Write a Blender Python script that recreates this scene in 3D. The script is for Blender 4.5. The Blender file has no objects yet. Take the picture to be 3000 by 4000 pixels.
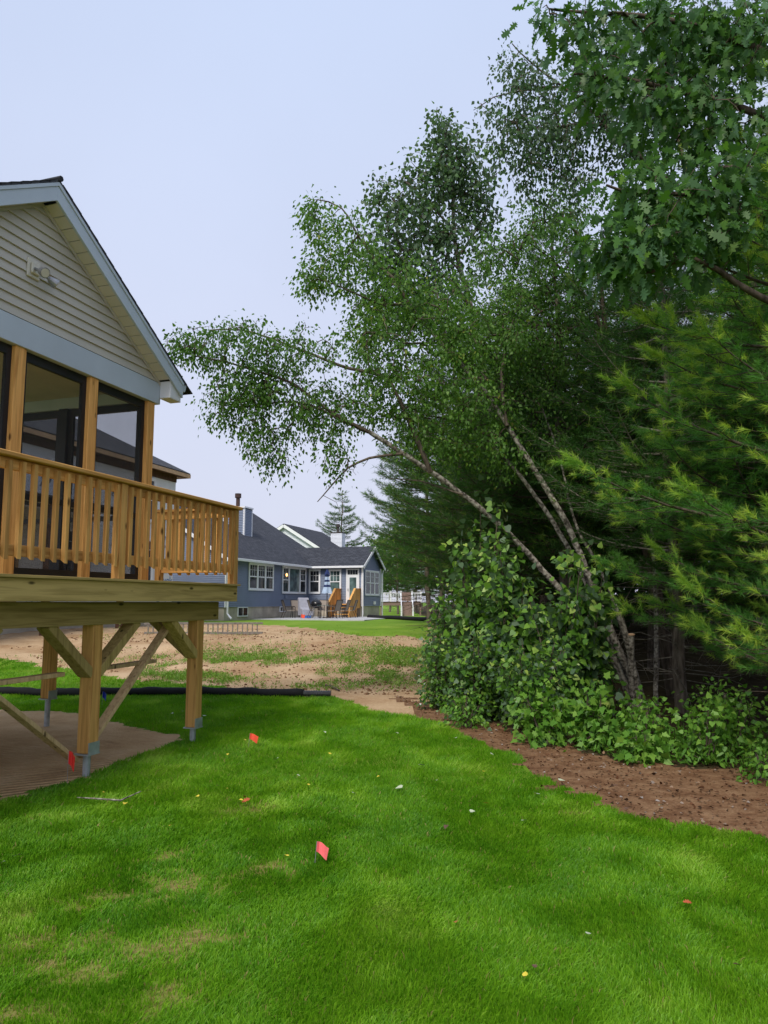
import bpy, math, random
import numpy as np
from math import radians, sin, cos, pi, sqrt
from mathutils import Vector, Matrix

# ------------------------------------------------------------------ camera, sky, sun, exposure
SC = bpy.context.scene
COL = SC.collection
FPX = 2900.0; PITCH = math.atan(350 / 2900.0); EYE = 1.6
cd = bpy.data.cameras.new('camera'); cam = bpy.data.objects.new('camera', cd); COL.objects.link(cam)
cam.location = (0, 0, EYE); cam.rotation_euler = (pi / 2 + PITCH, 0, 0)
cd.sensor_fit = 'HORIZONTAL'; cd.sensor_width = 36.0; cd.lens = 36.0 * FPX / 3000.0
cd.clip_start = 0.05; cd.clip_end = 3000
SC.camera = cam

SUN_EL, SUN_AZ = radians(47), radians(200)      # azimuth clockwise from +Y
w = bpy.data.worlds.new('World'); SC.world = w; w.use_nodes = True
nt = w.node_tree; nt.nodes.clear()
o_ = nt.nodes.new('ShaderNodeOutputWorld'); bg = nt.nodes.new('ShaderNodeBackground')
sky = nt.nodes.new('ShaderNodeTexSky'); sky.sky_type = 'NISHITA'; sky.sun_disc = False
sky.sun_elevation = SUN_EL; sky.sun_rotation = SUN_AZ; sky.dust_density = 3.0
sc_ = nt.nodes.new('ShaderNodeMix'); sc_.data_type = 'RGBA'
tcw = nt.nodes.new('ShaderNodeTexCoord'); sep = nt.nodes.new('ShaderNodeSeparateXYZ')
rmp = nt.nodes.new('ShaderNodeValToRGB')
rmp.color_ramp.elements[0].position = 0.0; rmp.color_ramp.elements[0].color = (6.9, 7.05, 8.4, 1)
rmp.color_ramp.elements[1].position = 0.75; rmp.color_ramp.elements[1].color = (5.7, 6.75, 9.1, 1)
nt.links.new(tcw.outputs['Generated'], sep.inputs[0]); nt.links.new(sep.outputs['Z'], rmp.inputs[0])
sc_.inputs[0].default_value = 0.9                  # a closed, even cloud layer over the clear sky
nt.links.new(sky.outputs[0], sc_.inputs[6]); nt.links.new(rmp.outputs[0], sc_.inputs[7])
cn = nt.nodes.new('ShaderNodeTexNoise'); cn.inputs['Scale'].default_value = 2.2; cn.inputs['Detail'].default_value = 5; nt.links.new(tcw.outputs['Generated'], cn.inputs[0])
cr = nt.nodes.new('ShaderNodeMapRange'); cr.inputs[1].default_value = .3; cr.inputs[2].default_value = .7; cr.inputs[3].default_value = .965; cr.inputs[4].default_value = 1.03; nt.links.new(cn.outputs[0], cr.inputs[0])
cm = nt.nodes.new('ShaderNodeVectorMath'); cm.operation = 'SCALE'; nt.links.new(sc_.outputs[2], cm.inputs[0]); nt.links.new(cr.outputs[0], cm.inputs['Scale'])
nt.links.new(cm.outputs[0], bg.inputs[0]); bg.inputs[1].default_value = 0.0525
nt.links.new(bg.outputs[0], o_.inputs[0])

sl = bpy.data.lights.new('sun', 'SUN'); sl.energy = 1.5; sl.angle = radians(20); sl.color = (1.0, 0.93, 0.82)
so = bpy.data.objects.new('sun', sl); COL.objects.link(so)
sd = Vector((sin(SUN_AZ) * cos(SUN_EL), cos(SUN_AZ) * cos(SUN_EL), sin(SUN_EL)))
so.rotation_euler = sd.to_track_quat('Z', 'Y').to_euler(); so.location = (0, -5, 20)
SC.view_settings.view_transform = 'Standard'; SC.view_settings.look = 'None'
SC.view_settings.exposure = 1.1; SC.view_settings.gamma = 1.0
SC.render.engine = 'CYCLES'
SC.cycles.max_bounces = 6; SC.cycles.transparent_max_bounces = 12

rnd = random.Random(7); R = np.random.default_rng(11)

# ------------------------------------------------------------------ pixels of the photograph (3000x4000) to directions
_c, _s = cos(PITCH), sin(PITCH)
def ray(px, py):
    a = (px - 1500) / FPX; b = (2000 - py) / FPX
    return np.array([a, _c - b * _s, _s + b * _c])
def at(px, py, Y):
    r = ray(px, py); return np.array([0, 0, EYE]) + r * (Y / r[1])
K = 3000 / 1659.0
def dp(x, y, Y): return at(x * K, y * K, Y)       # coordinates of the 1659 px wide view

def vnoise(x, y, seed=0):
    x = np.asarray(x, float); y = np.asarray(y, float)
    xi = np.floor(x).astype(np.int64); yi = np.floor(y).astype(np.int64); fx = x - xi; fy = y - yi
    def h(a, b):
        n = (a * 374761393 + b * 668265263 + seed * 974634777) & 0x7fffffff
        n = ((n ^ (n >> 13)) * 1274126177) & 0x7fffffff
        return ((n ^ (n >> 16)) & 0xffff) / 65535.0
    u = fx * fx * (3 - 2 * fx); v = fy * fy * (3 - 2 * fy)
    return (h(xi, yi) * (1 - u) + h(xi + 1, yi) * u) * (1 - v) + (h(xi, yi + 1) * (1 - u) + h(xi + 1, yi + 1) * u) * v
def fnoise(x, y, seed=0): return (vnoise(x, y, seed) * 4 + vnoise(x * 2.1, y * 2.1, seed + 1) * 2 + vnoise(x * 4.3, y * 4.3, seed + 2)) / 7

def hz(x, y):
    x = np.asarray(x, float); y = np.asarray(y, float)
    r = np.clip((y - 11.5) / 14.0, 0, 1); r = r * r * (3 - 2 * r)
    m = np.clip((y - 13) / 2, 0, 1) * np.clip((34 - y) / 6, 0, 1)
    return 0.64 * r - .012 * np.clip(y - 48, 0, 10) + ((fnoise(x * .9, y * .9, 5) - .5) * .17 + (fnoise(x * 3.2, y * 3.2, 15) - .5) * .07) * m + (fnoise(x * .5, y * .5, 9) - .5) * .05
def gnd(px, py):
    r = ray(px, py); z = 0.0
    for _ in range(25):
        t = (z - EYE) / min(r[2], -1e-3); z = .5 * z + .5 * float(hz(r[0] * t, r[1] * t))
    return np.array([r[0] * t, r[1] * t])
def gd(x, y): return gnd(x * K, y * K)
def on(x, y): return Vector((x, y, float(hz(x, y))))

# ------------------------------------------------------------------ materials
def lin(r, g, b):
    f = lambda c: (c / 255 / 12.92) if c / 255 < .04045 else ((c / 255 + .055) / 1.055) ** 2.4
    return (f(r), f(g), f(b), 1)
def newmat(name):
    m = bpy.data.materials.new(name); m.use_nodes = True
    n = m.node_tree; return m, n, n.nodes['Principled BSDF']
def ramp(n, stops):
    r = n.nodes.new('ShaderNodeValToRGB'); e = r.color_ramp.elements
    while len(e) < len(stops): e.new(0.5)
    for i, (p, c) in enumerate(stops): e[i].position = p; e[i].color = c
    return r
def plain(name, col, rough=.6, var=.15, scale=6, metal=0, spec=.4, bump=0, bscale=60):
    m, n, b = newmat(name); tc = n.nodes.new('ShaderNodeTexCoord'); no = n.nodes.new('ShaderNodeTexNoise')
    no.inputs['Scale'].default_value = scale; no.inputs['Detail'].default_value = 6
    n.links.new(tc.outputs['Object'], no.inputs[0])
    d = tuple(c * (1 - var) for c in col[:3]) + (1,); l = tuple(min(1, c * (1 + var)) for c in col[:3]) + (1,)
    r = ramp(n, [(.3, d), (.7, l)]); n.links.new(no.outputs[0], r.inputs[0]); n.links.new(r.outputs[0], b.inputs['Base Color'])
    b.inputs['Roughness'].default_value = rough; b.inputs['Metallic'].default_value = metal
    b.inputs['Specular IOR Level'].default_value = spec
    if bump:
        n2 = n.nodes.new('ShaderNodeTexNoise'); n2.inputs['Scale'].default_value = bscale; n.links.new(tc.outputs['Object'], n2.inputs[0])
        bp = n.nodes.new('ShaderNodeBump'); bp.inputs['Strength'].default_value = bump; bp.inputs['Distance'].default_value = .01
        n.links.new(n2.outputs[0], bp.inputs['Height']); n.links.new(bp.outputs[0], b.inputs['Normal'])
    return m
def wood(name, dark, light, axis, rough=.75):
    m, n, b = newmat(name); tc = n.nodes.new('ShaderNodeTexCoord'); oi = n.nodes.new('ShaderNodeObjectInfo')
    add = n.nodes.new('ShaderNodeVectorMath'); add.operation = 'MULTIPLY_ADD'
    add.inputs[1].default_value = (1, 1, 1)
    sc = n.nodes.new('ShaderNodeVectorMath'); sc.operation = 'SCALE'; sc.inputs[0].default_value = (17, 23, 31)
    n.links.new(oi.outputs['Random'], sc.inputs['Scale'])
    n.links.new(tc.outputs['Object'], add.inputs[0]); n.links.new(sc.outputs[0], add.inputs[2])
    mp = n.nodes.new('ShaderNodeMapping'); s = [28, 28, 28]; s[axis] = 1.6; mp.inputs['Scale'].default_value = s
    n.links.new(add.outputs[0], mp.inputs[0])
    no = n.nodes.new('ShaderNodeTexNoise'); no.inputs['Scale'].default_value = 1; no.inputs['Detail'].default_value = 5; no.inputs['Distortion'].default_value = .6
    n.links.new(mp.outputs[0], no.inputs[0])
    r = ramp(n, [(.28, dark), (.55, light), (.8, tuple(min(1, c * 1.15) for c in light[:3]) + (1,))]); n.links.new(no.outputs[0], r.inputs[0])
    # knots
    mk = n.nodes.new('ShaderNodeMapping'); s = [7, 7, 7]; s[axis] = 2.6; mk.inputs['Scale'].default_value = s; n.links.new(add.outputs[0], mk.inputs[0])
    vo = n.nodes.new('ShaderNodeTexVoronoi'); vo.inputs['Scale'].default_value = 1; n.links.new(mk.outputs[0], vo.inputs[0])
    kr = ramp(n, [(.06, (1, 1, 1, 1)), (.13, (0, 0, 0, 1))]); n.links.new(vo.outputs['Distance'], kr.inputs[0])
    mx = n.nodes.new('ShaderNodeMix'); mx.data_type = 'RGBA'; n.links.new(kr.outputs[0], mx.inputs[0])
    n.links.new(r.outputs[0], mx.inputs[6]); mx.inputs[7].default_value = tuple(c * .3 for c in dark[:3]) + (1,)
    # board to board tone
    hs = n.nodes.new('ShaderNodeHueSaturation'); mr = n.nodes.new('ShaderNodeMapRange'); mr.inputs[3].default_value = .78; mr.inputs[4].default_value = 1.18
    n.links.new(oi.outputs['Random'], mr.inputs[0]); n.links.new(mr.outputs[0], hs.inputs['Value']); n.links.new(mx.outputs[2], hs.inputs['Color'])
    n.links.new(hs.outputs[0], b.inputs['Base Color']); b.inputs['Roughness'].default_value = rough; b.inputs['Specular IOR Level'].default_value = .25
    bp = n.nodes.new('ShaderNodeBump'); bp.inputs['Strength'].default_value = .25; bp.inputs['Distance'].default_value = .004
    n.links.new(no.outputs[0], bp.inputs['Height']); n.links.new(bp.outputs[0], b.inputs['Normal'])
    return m
def leafmat(name, stops, trans=.35, rough=.5, spec=.35, under=None):
    m, n, b = newmat(name); at_ = n.nodes.new('ShaderNodeAttribute'); at_.attribute_name = 'var'
    r = ramp(n, stops); n.links.new(at_.outputs['Fac'], r.inputs[0])
    colsock = r.outputs[0]
    if under:
        ge = n.nodes.new('ShaderNodeNewGeometry'); mx = n.nodes.new('ShaderNodeMix'); mx.data_type = 'RGBA'
        n.links.new(ge.outputs['Backfacing'], mx.inputs[0]); n.links.new(r.outputs[0], mx.inputs[6]); mx.inputs[7].default_value = under; colsock = mx.outputs[2]
    n.links.new(colsock, b.inputs['Base Color']); b.inputs['Roughness'].default_value = rough; b.inputs['Specular IOR Level'].default_value = spec
    tr = n.nodes.new('ShaderNodeBsdfTranslucent'); ms = n.nodes.new('ShaderNodeMixShader'); ms.inputs[0].default_value = trans
    gm = n.nodes.new('ShaderNodeMix'); gm.data_type = 'RGBA'; gm.blend_type = 'MULTIPLY'; gm.inputs[0].default_value = 1; gm.inputs[7].default_value = (1.25, 1.3, .6, 1)
    n.links.new(colsock, gm.inputs[6]); n.links.new(gm.outputs[2], tr.inputs[0])
    n.links.new(b.outputs[0], ms.inputs[1]); n.links.new(tr.outputs[0], ms.inputs[2])
    n.links.new(ms.outputs[0], n.nodes['Material Output'].inputs[0])
    return m
def soilmat(name, stops, scale=1.2, fine=40, bump=.5, waves=None, dist=.03):
    m, n, b = newmat(name); tc = n.nodes.new('ShaderNodeTexCoord')
    a = n.nodes.new('ShaderNodeTexNoise'); a.inputs['Scale'].default_value = scale; a.inputs['Detail'].default_value = 9; a.inputs['Roughness'].default_value = .68
    c = n.nodes.new('ShaderNodeTexNoise'); c.inputs['Scale'].default_value = fine; c.inputs['Detail'].default_value = 6
    n.links.new(tc.outputs['Object'], a.inputs[0]); n.links.new(tc.outputs['Object'], c.inputs[0])
    ad = n.nodes.new('ShaderNodeMath'); ad.operation = 'MULTIPLY_ADD'; ad.inputs[1].default_value = .35
    n.links.new(c.outputs[0], ad.inputs[0]); n.links.new(a.outputs[0], ad.inputs[2])
    r = ramp(n, stops); n.links.new(ad.outputs[0], r.inputs[0]); n.links.new(r.outputs[0], b.inputs['Base Color'])
    b.inputs['Roughness'].default_value = .95; b.inputs['Specular IOR Level'].default_value = .1
    hgt = ad.outputs[0]
    if waves:
        wv = n.nodes.new('ShaderNodeTexWave'); wv.inputs['Scale'].default_value = waves; wv.inputs['Distortion'].default_value = 2.5; wv.inputs['Detail'].default_value = 3
        mp = n.nodes.new('ShaderNodeMapping'); mp.inputs['Rotation'].default_value = (0, 0, radians(62)); n.links.new(tc.outputs['Object'], mp.inputs[0]); n.links.new(mp.outputs[0], wv.inputs[0])
        a2 = n.nodes.new('ShaderNodeMath'); a2.operation = 'ADD'; n.links.new(wv.outputs['Fac'], a2.inputs[0]); n.links.new(ad.outputs[0], a2.inputs[1]); hgt = a2.outputs[0]
    bp = n.nodes.new('ShaderNodeBump'); bp.inputs['Strength'].default_value = bump; bp.inputs['Distance'].default_value = dist
    n.links.new(hgt, bp.inputs['Height']); n.links.new(bp.outputs[0], b.inputs['Normal'])
    return m
def barkmat(name, stops, sz=4, sxy=18, bump=.6):
    m, n, b = newmat(name); tc = n.nodes.new('ShaderNodeTexCoord'); mp = n.nodes.new('ShaderNodeMapping'); mp.inputs['Scale'].default_value = (sxy, sxy, sz)
    n.links.new(tc.outputs['Object'], mp.inputs[0]); no = n.nodes.new('ShaderNodeTexNoise'); no.inputs['Scale'].default_value = 1; no.inputs['Detail'].default_value = 6
    n.links.new(mp.outputs[0], no.inputs[0]); r = ramp(n, stops); n.links.new(no.outputs[0], r.inputs[0]); n.links.new(r.outputs[0], b.inputs['Base Color'])
    b.inputs['Roughness'].default_value = .9; b.inputs['Specular IOR Level'].default_value = .15
    bp = n.nodes.new('ShaderNodeBump'); bp.inputs['Strength'].default_value = bump; bp.inputs['Distance'].default_value = .01
    n.links.new(no.outputs[0], bp.inputs['Height']); n.links.new(bp.outputs[0], b.inputs['Normal'])
    return m

M = {}
wd, wl = (.40, .185, .045, 1), (.64, .345, .105, 1)
for i, a in enumerate('stz'): M['wood_' + a] = wood('cedar_tone_wood_' + a, wd, wl, i)
gd_, gl_ = (.27, .185, .055, 1), (.46, .325, .115, 1)
for i, a in enumerate('stz'): M['green_' + a] = wood('treated_wood_' + a, gd_, gl_, i)
M['weathered'] = wood('weathered_brace_wood', (.34, .21, .09, 1), (.54, .37, .19, 1), 2)
M['grey_trim'] = plain('grey_blue_trim_paint', (.47, .54, .61, 1), .5, .05, 3, bump=.05)
M['beige_siding'] = plain('beige_vinyl_siding', (.50, .47, .40, 1), .5, .06, 2)
M['cream'] = plain('cream_vinyl_soffit', (.60, .57, .48, 1), .5, .04, 3)
M['white'] = plain('white_vinyl_trim', (.76, .77, .80, 1), .45, .04, 3)
M['black_frame'] = plain('black_screen_frame', (.012, .012, .014, 1), .45, .2, 9)
M['blue_siding'] = plain('slate_blue_vinyl_siding', (.165, .205, .30, 1), .5, .06, 1.5)
M['white_siding'] = plain('white_vinyl_siding', (.66, .69, .76, 1), .5, .04, 2)
M['concrete'] = plain('poured_concrete', (.42, .37, .30, 1), .9, .25, 1.6, bump=.2)
M['steel'] = plain('galvanised_steel', (.38, .40, .42, 1), .5, .2, 14, metal=.5)
M['aluminium'] = plain('dull_aluminium', (.20, .18, .16, 1), .6, .25, 14, metal=.3)
M['patio'] = plain('grey_patio_slab', (.44, .44, .45, 1), .9, .15, 2)
M['black_plastic'] = plain('black_plastic', (.004, .004, .005, 1), .85, .4, 12, bump=.4, bscale=25)
M['dark_plastic'] = plain('worn_black_pipe_plastic', (.03, .032, .035, 1), .45, .3, 12)
M['bronze'] = plain('bronze_powder_coat', (.045, .035, .03, 1), .5, .2, 9)
M['sling'] = plain('tan_sling_fabric', (.30, .25, .21, 1), .8, .1, 20)
M['grey_cover'] = plain('grey_cover_cloth', (.34, .34, .40, 1), .9, .15, 5)
M['navy'] = plain('navy_canvas', (.02, .035, .12, 1), .9, .2, 6)
M['pale_blue'] = plain('pale_blue_canvas', (.40, .50, .66, 1), .9, .15, 6)
M['grill'] = plain('black_enamel', (.015, .015, .017, 1), .25, .1, 5)
M['blue_tub'] = plain('blue_plastic', (.05, .17, .55, 1), .5, .1, 5)
M['rust'] = plain('brown_flue_metal', (.05, .025, .02, 1), .6, .3, 9)
M['flag_red'] = plain('red_flag_vinyl', (.75, .03, .02, 1), .5, .08, 20)
M['flag_pink'] = plain('pink_flag_vinyl', (.90, .16, .17, 1), .5, .08, 20)
M['flag_orange'] = plain('orange_flag_vinyl', (.85, .10, .05, 1), .5, .08, 20)
M['flag_blue'] = plain('blue_flag_vinyl', (.01, .03, .38, 1), .5, .08, 20)
M['wire'] = plain('flag_wire', (.35, .35, .36, 1), .5, .1, 20, metal=.6)
M['composite'] = plain('brown_composite_board', (.23, .16, .13, 1), .8, .1, 5)
M['osb'] = plain('strand_board', (.42, .27, .14, 1), .9, .3, 30)
M['raw_fascia'] = plain('raw_fascia_board', (.50, .33, .19, 1), .85, .15, 6)
M['red_brown'] = plain('dark_sheathing_edge', (.10, .05, .03, 1), .85, .3, 6)
M['wrap'] = plain('white_house_wrap', (.68, .69, .72, 1), .55, .05, 4, bump=.15, bscale=5)
M['ink_blue'] = plain('blue_print', (.05, .16, .36, 1), .6, .05, 4)
M['ink_red'] = plain('red_print', (.45, .09, .07, 1), .6, .05, 4)
M['ink_grey'] = plain('grey_print', (.12, .13, .16, 1), .6, .05, 4)
M['porch_ceiling'] = plain('porch_ceiling_board', (.55, .49, .40, 1), .7, .08, 3)
M['lamp_grey'] = plain('grey_cast_lamp_body', (.30, .31, .33, 1), .4, .1, 20, metal=.5)
M['door_white'] = plain('white_door_paint', (.74, .76, .80, 1), .4, .03, 3)
M['curtain'] = plain('dark_curtain', (.06, .055, .07, 1), .9, .3, 9)

def roofmat(name, a, b_, sc=1.0):
    m, n, b = newmat(name); tc = n.nodes.new('ShaderNodeTexCoord')
    br = n.nodes.new('ShaderNodeTexBrick'); br.inputs['Scale'].default_value = 1.0 / sc
    br.inputs['Color1'].default_value = a; br.inputs['Color2'].default_value = b_; br.inputs['Mortar'].default_value = tuple(c * .55 for c in a[:3]) + (1,)
    br.inputs['Mortar Size'].default_value = .012; br.inputs['Brick Width'].default_value = .3; br.inputs['Row Height'].default_value = .14
    n.links.new(tc.outputs['UV'], br.inputs[0])
    no = n.nodes.new('ShaderNodeTexNoise'); no.inputs['Scale'].default_value = 5; no.inputs['Detail'].default_value = 8; n.links.new(tc.outputs['Object'], no.inputs[0])
    mx = n.nodes.new('ShaderNodeMix'); mx.data_type = 'RGBA'; mx.blend_type = 'MULTIPLY'; mx.inputs[0].default_value = .7
    rr = ramp(n, [(.25, (.5, .5, .5, 1)), (.75, (1.3, 1.3, 1.3, 1))]); n.links.new(no.outputs[0], rr.inputs[0])
    n.links.new(br.outputs[0], mx.inputs[6]); n.links.new(rr.outputs[0], mx.inputs[7]); n.links.new(mx.outputs[2], b.inputs['Base Color'])
    b.inputs['Roughness'].default_value = .9; b.inputs['Specular IOR Level'].default_value = .2
    return m
M['shingle'] = roofmat('charcoal_shingles', (.042, .046, .058, 1), (.066, .070, .085, 1))
M['shingle_near'] = roofmat('dark_grey_shingles', (.05, .053, .062, 1), (.08, .083, .095, 1))

def glass(name, col=(.012, .014, .017, 1)):
    m, n, b = newmat(name); tc = n.nodes.new('ShaderNodeTexCoord'); no = n.nodes.new('ShaderNodeTexNoise'); no.inputs['Scale'].default_value = 2.2
    n.links.new(tc.outputs['Object'], no.inputs[0]); r = ramp(n, [(.35, col), (.75, tuple(c * 4.5 for c in col[:3]) + (1,))]); n.links.new(no.outputs[0], r.inputs[0])
    n.links.new(r.outputs[0], b.inputs['Base Color']); b.inputs['Roughness'].default_value = .06; b.inputs['Specular IOR Level'].default_value = .22
    return m
M['glass'] = glass('dark_window_glass')
M['glass_teal'] = glass('greenish_window_glass', (.035, .055, .055, 1))
m, n, b = newmat('insect_screen'); b.inputs['Base Color'].default_value = (.02, .02, .022, 1); b.inputs['Roughness'].default_value = .7
tc = n.nodes.new('ShaderNodeTexCoord'); no = n.nodes.new('ShaderNodeTexNoise'); no.inputs['Scale'].default_value = 3; n.links.new(tc.outputs['Object'], no.inputs[0])
mr = n.nodes.new('ShaderNodeMapRange'); mr.inputs[3].default_value = .22; mr.inputs[4].default_value = .27; n.links.new(no.outputs[0], mr.inputs[0])
tp = n.nodes.new('ShaderNodeBsdfTransparent'); ms = n.nodes.new('ShaderNodeMixShader'); n.links.new(mr.outputs[0], ms.inputs[0])
n.links.new(tp.outputs[0], ms.inputs[1]); n.links.new(b.outputs[0], ms.inputs[2]); n.links.new(ms.outputs[0], n.nodes['Material Output'].inputs[0]); M['screen'] = m
m, n, b = newmat('lit_bulb'); b.inputs['Emission Color'].default_value = (1, .45, .12, 1); b.inputs['Emission Strength'].default_value = 2.2; M['bulb'] = m

M['lawn'] = soilmat('lawn_thatch', [(.35, (.05, .13, .005, 1)), (.62, (.09, .20, .008, 1)), (.85, (.17, .24, .03, 1))], 1.2, 60)
M['lawn_far'] = soilmat('short_far_lawn', [(.40, (.10, .20, .014, 1)), (.66, (.15, .27, .022, 1)), (.9, (.24, .32, .05, 1))], .55, 30)
M['dirt'] = soilmat('bare_tan_dirt', [(.36, (.16, .085, .04, 1)), (.56, (.36, .225, .12, 1)), (.80, (.52, .37, .225, 1))], .8, 22, .9, dist=.06)
M['sand'] = soilmat('raked_sandy_soil', [(.38, (.34, .20, .095, 1)), (.62, (.54, .345, .175, 1)), (.85, (.64, .44, .25, 1))], 1.5, 40, .9, 3.2, .05)
M['mulch'] = soilmat('needle_mulch', [(.40, (.045, .022, .012, 1)), (.60, (.16, .082, .042, 1)), (.86, (.28, .17, .095, 1))], 5, 55, 1.0, dist=.03)
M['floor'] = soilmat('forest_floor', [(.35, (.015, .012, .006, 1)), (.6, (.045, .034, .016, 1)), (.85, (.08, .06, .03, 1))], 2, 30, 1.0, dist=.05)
def lawnmat():
    m = M['lawn']; n = m.node_tree; b = n.nodes['Principled BSDF']; src = b.inputs['Base Color'].links[0].from_socket
    at_ = n.nodes.new('ShaderNodeAttribute'); at_.attribute_name = 'bare'; mx = n.nodes.new('ShaderNodeMix'); mx.data_type = 'RGBA'
    tc = n.nodes.new('ShaderNodeTexCoord'); no = n.nodes.new('ShaderNodeTexNoise'); no.inputs['Scale'].default_value = 26; no.inputs['Detail'].default_value = 5; n.links.new(tc.outputs['Object'], no.inputs[0])
    r = ramp(n, [(.35, (.15, .085, .04, 1)), (.65, (.36, .23, .12, 1))]); n.links.new(no.outputs[0], r.inputs[0])
    n.links.new(at_.outputs['Fac'], mx.inputs[0]); n.links.new(src, mx.inputs[6]); n.links.new(r.outputs[0], mx.inputs[7]); n.links.new(mx.outputs[2], b.inputs['Base Color'])
lawnmat()
M['grass'] = leafmat('grass_blades', [(0, (.040, .155, .005, 1)), (.32, (.10, .27, .008, 1)), (.6, (.19, .39, .015, 1)), (.85, (.32, .50, .06, 1)), (1, (.33, .27, .10, 1))], .35, .5, .3)
M['weed'] = leafmat('weed_leaves', [(0, (.09, .22, .02, 1)), (.5, (.17, .33, .035, 1)), (1, (.30, .42, .09, 1))], .3)
M['birch_leaf'] = leafmat('birch_leaves', [(0, (.05, .12, .020, 1)), (.5, (.09, .205, .032, 1)), (.9, (.16, .30, .05, 1)), (1, (.30, .30, .06, 1))], .45, .5, .3)
M['aspen_and_backlit_birch_leaf'] = leafmat('aspen_and_backlit_birch_leaves', [(0, (.036, .09, .030, 1)), (.6, (.068, .15, .045, 1)), (1, (.13, .24, .065, 1))], .36, .5, .3, (.085, .14, .08, 1))
M['oak_leaf'] = leafmat('oak_leaves', [(0, (.035, .10, .018, 1)), (.55, (.065, .165, .026, 1)), (.85, (.11, .24, .035, 1)), (1, (.17, .31, .04, 1))], .38, .45, .35, (.075, .17, .065, 1))
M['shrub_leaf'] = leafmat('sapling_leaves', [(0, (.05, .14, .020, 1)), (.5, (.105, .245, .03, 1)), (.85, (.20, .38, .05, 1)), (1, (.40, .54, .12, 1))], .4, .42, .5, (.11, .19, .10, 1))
M['low_leaf'] = leafmat('understorey_leaves', [(0, (.06, .16, .018, 1)), (.5, (.10, .25, .025, 1)), (1, (.20, .37, .05, 1))], .3, .5, .4)
M['needle'] = leafmat('pine_needles', [(0, (.026, .085, .018, 1)), (.55, (.055, .145, .026, 1)), (.85, (.095, .20, .03, 1)), (.93, (.15, .27, .045, 1)), (1, (.20, .30, .05, 1))], .38, .55, .3)
M['needle_near'] = leafmat('young_pine_needles', [(0, (.06, .19, .04, 1)), (.5, (.115, .29, .055, 1)), (.8, (.18, .38, .06, 1)), (.92, (.34, .52, .08, 1)), (1, (.46, .58, .09, 1))], .45, .5, .35)
M['pale_bark'] = barkmat('pale_birch_bark', [(.34, (.04, .034, .028, 1)), (.47, (.17, .15, .125, 1)), (.68, (.46, .43, .37, 1))], 20, 20, .5)
M['grey_bark'] = barkmat('grey_brown_bark', [(.3, (.04, .03, .022, 1)), (.7, (.16, .13, .10, 1))])
M['dark_bark'] = barkmat('dark_pine_bark', [(.3, (.03, .023, .017, 1)), (.7, (.14, .11, .085, 1))])
M['lit_bark'] = barkmat('lit_grey_bark', [(.3, (.10, .09, .07, 1)), (.7, (.30, .27, .22, 1))])  # lighter bark tones stand in for light falling on the trunk
M['pine_trunk'] = barkmat('grey_brown_pine_trunk', [(.3, (.06, .048, .036, 1)), (.7, (.23, .19, .15, 1))])
M['cut_wood'] = plain('fresh_cut_wood', (.62, .40, .24, 1), .8, .2, 20)
for nm, c in dict(leaf_pale=(.42, .47, .33, 1), leaf_yellow=(.62, .50, .05, 1), leaf_red=(.42, .09, .035, 1), leaf_brown=(.10, .055, .035, 1), leaf_grey=(.17, .17, .16, 1), petal=(.7, .7, .72, 1)).items(): M[nm] = plain('fallen_' + nm, c, .6, .2, 30)

# ------------------------------------------------------------------ mesh helpers
def link(o, parent=None):
    COL.objects.link(o)
    if parent is not None: o.parent = parent
    return o
def tag(o, label, cat, group=None):
    o['label'] = label; o['category'] = cat
    if group: o['group'] = group
    return o
def thing(name, label, cat, loc=(0, 0, 0), rz=0, group=None):
    o = bpy.data.objects.new(name, None); o.location = loc; o.rotation_euler = (0, 0, rz); o.empty_display_size = .2
    link(o); return tag(o, label, cat, group)
def npmesh(name, V, loops, sizes, mat, parent=None, var=None, smooth=False):
    me = bpy.data.meshes.new(name); V = np.ascontiguousarray(V, np.float32); loops = np.ascontiguousarray(loops, np.int32); sizes = np.asarray(sizes, np.int32)
    me.vertices.add(len(V)); me.vertices.foreach_set('co', V.ravel())
    me.loops.add(len(loops)); me.loops.foreach_set('vertex_index', loops)
    me.polygons.add(len(sizes)); st = np.zeros(len(sizes), np.int32); st[1:] = np.cumsum(sizes)[:-1]
    me.polygons.foreach_set('loop_start', st)
    if smooth: me.polygons.foreach_set('use_smooth', np.ones(len(sizes), bool))
    me.update(calc_edges=True)
    if var is not None:
        a = me.attributes.new('var', 'FLOAT', 'POINT'); a.data.foreach_set('value', np.ascontiguousarray(var, np.float32))
    me.materials.append(M[mat])
    o = bpy.data.objects.new(name, me); return link(o, parent)
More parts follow.
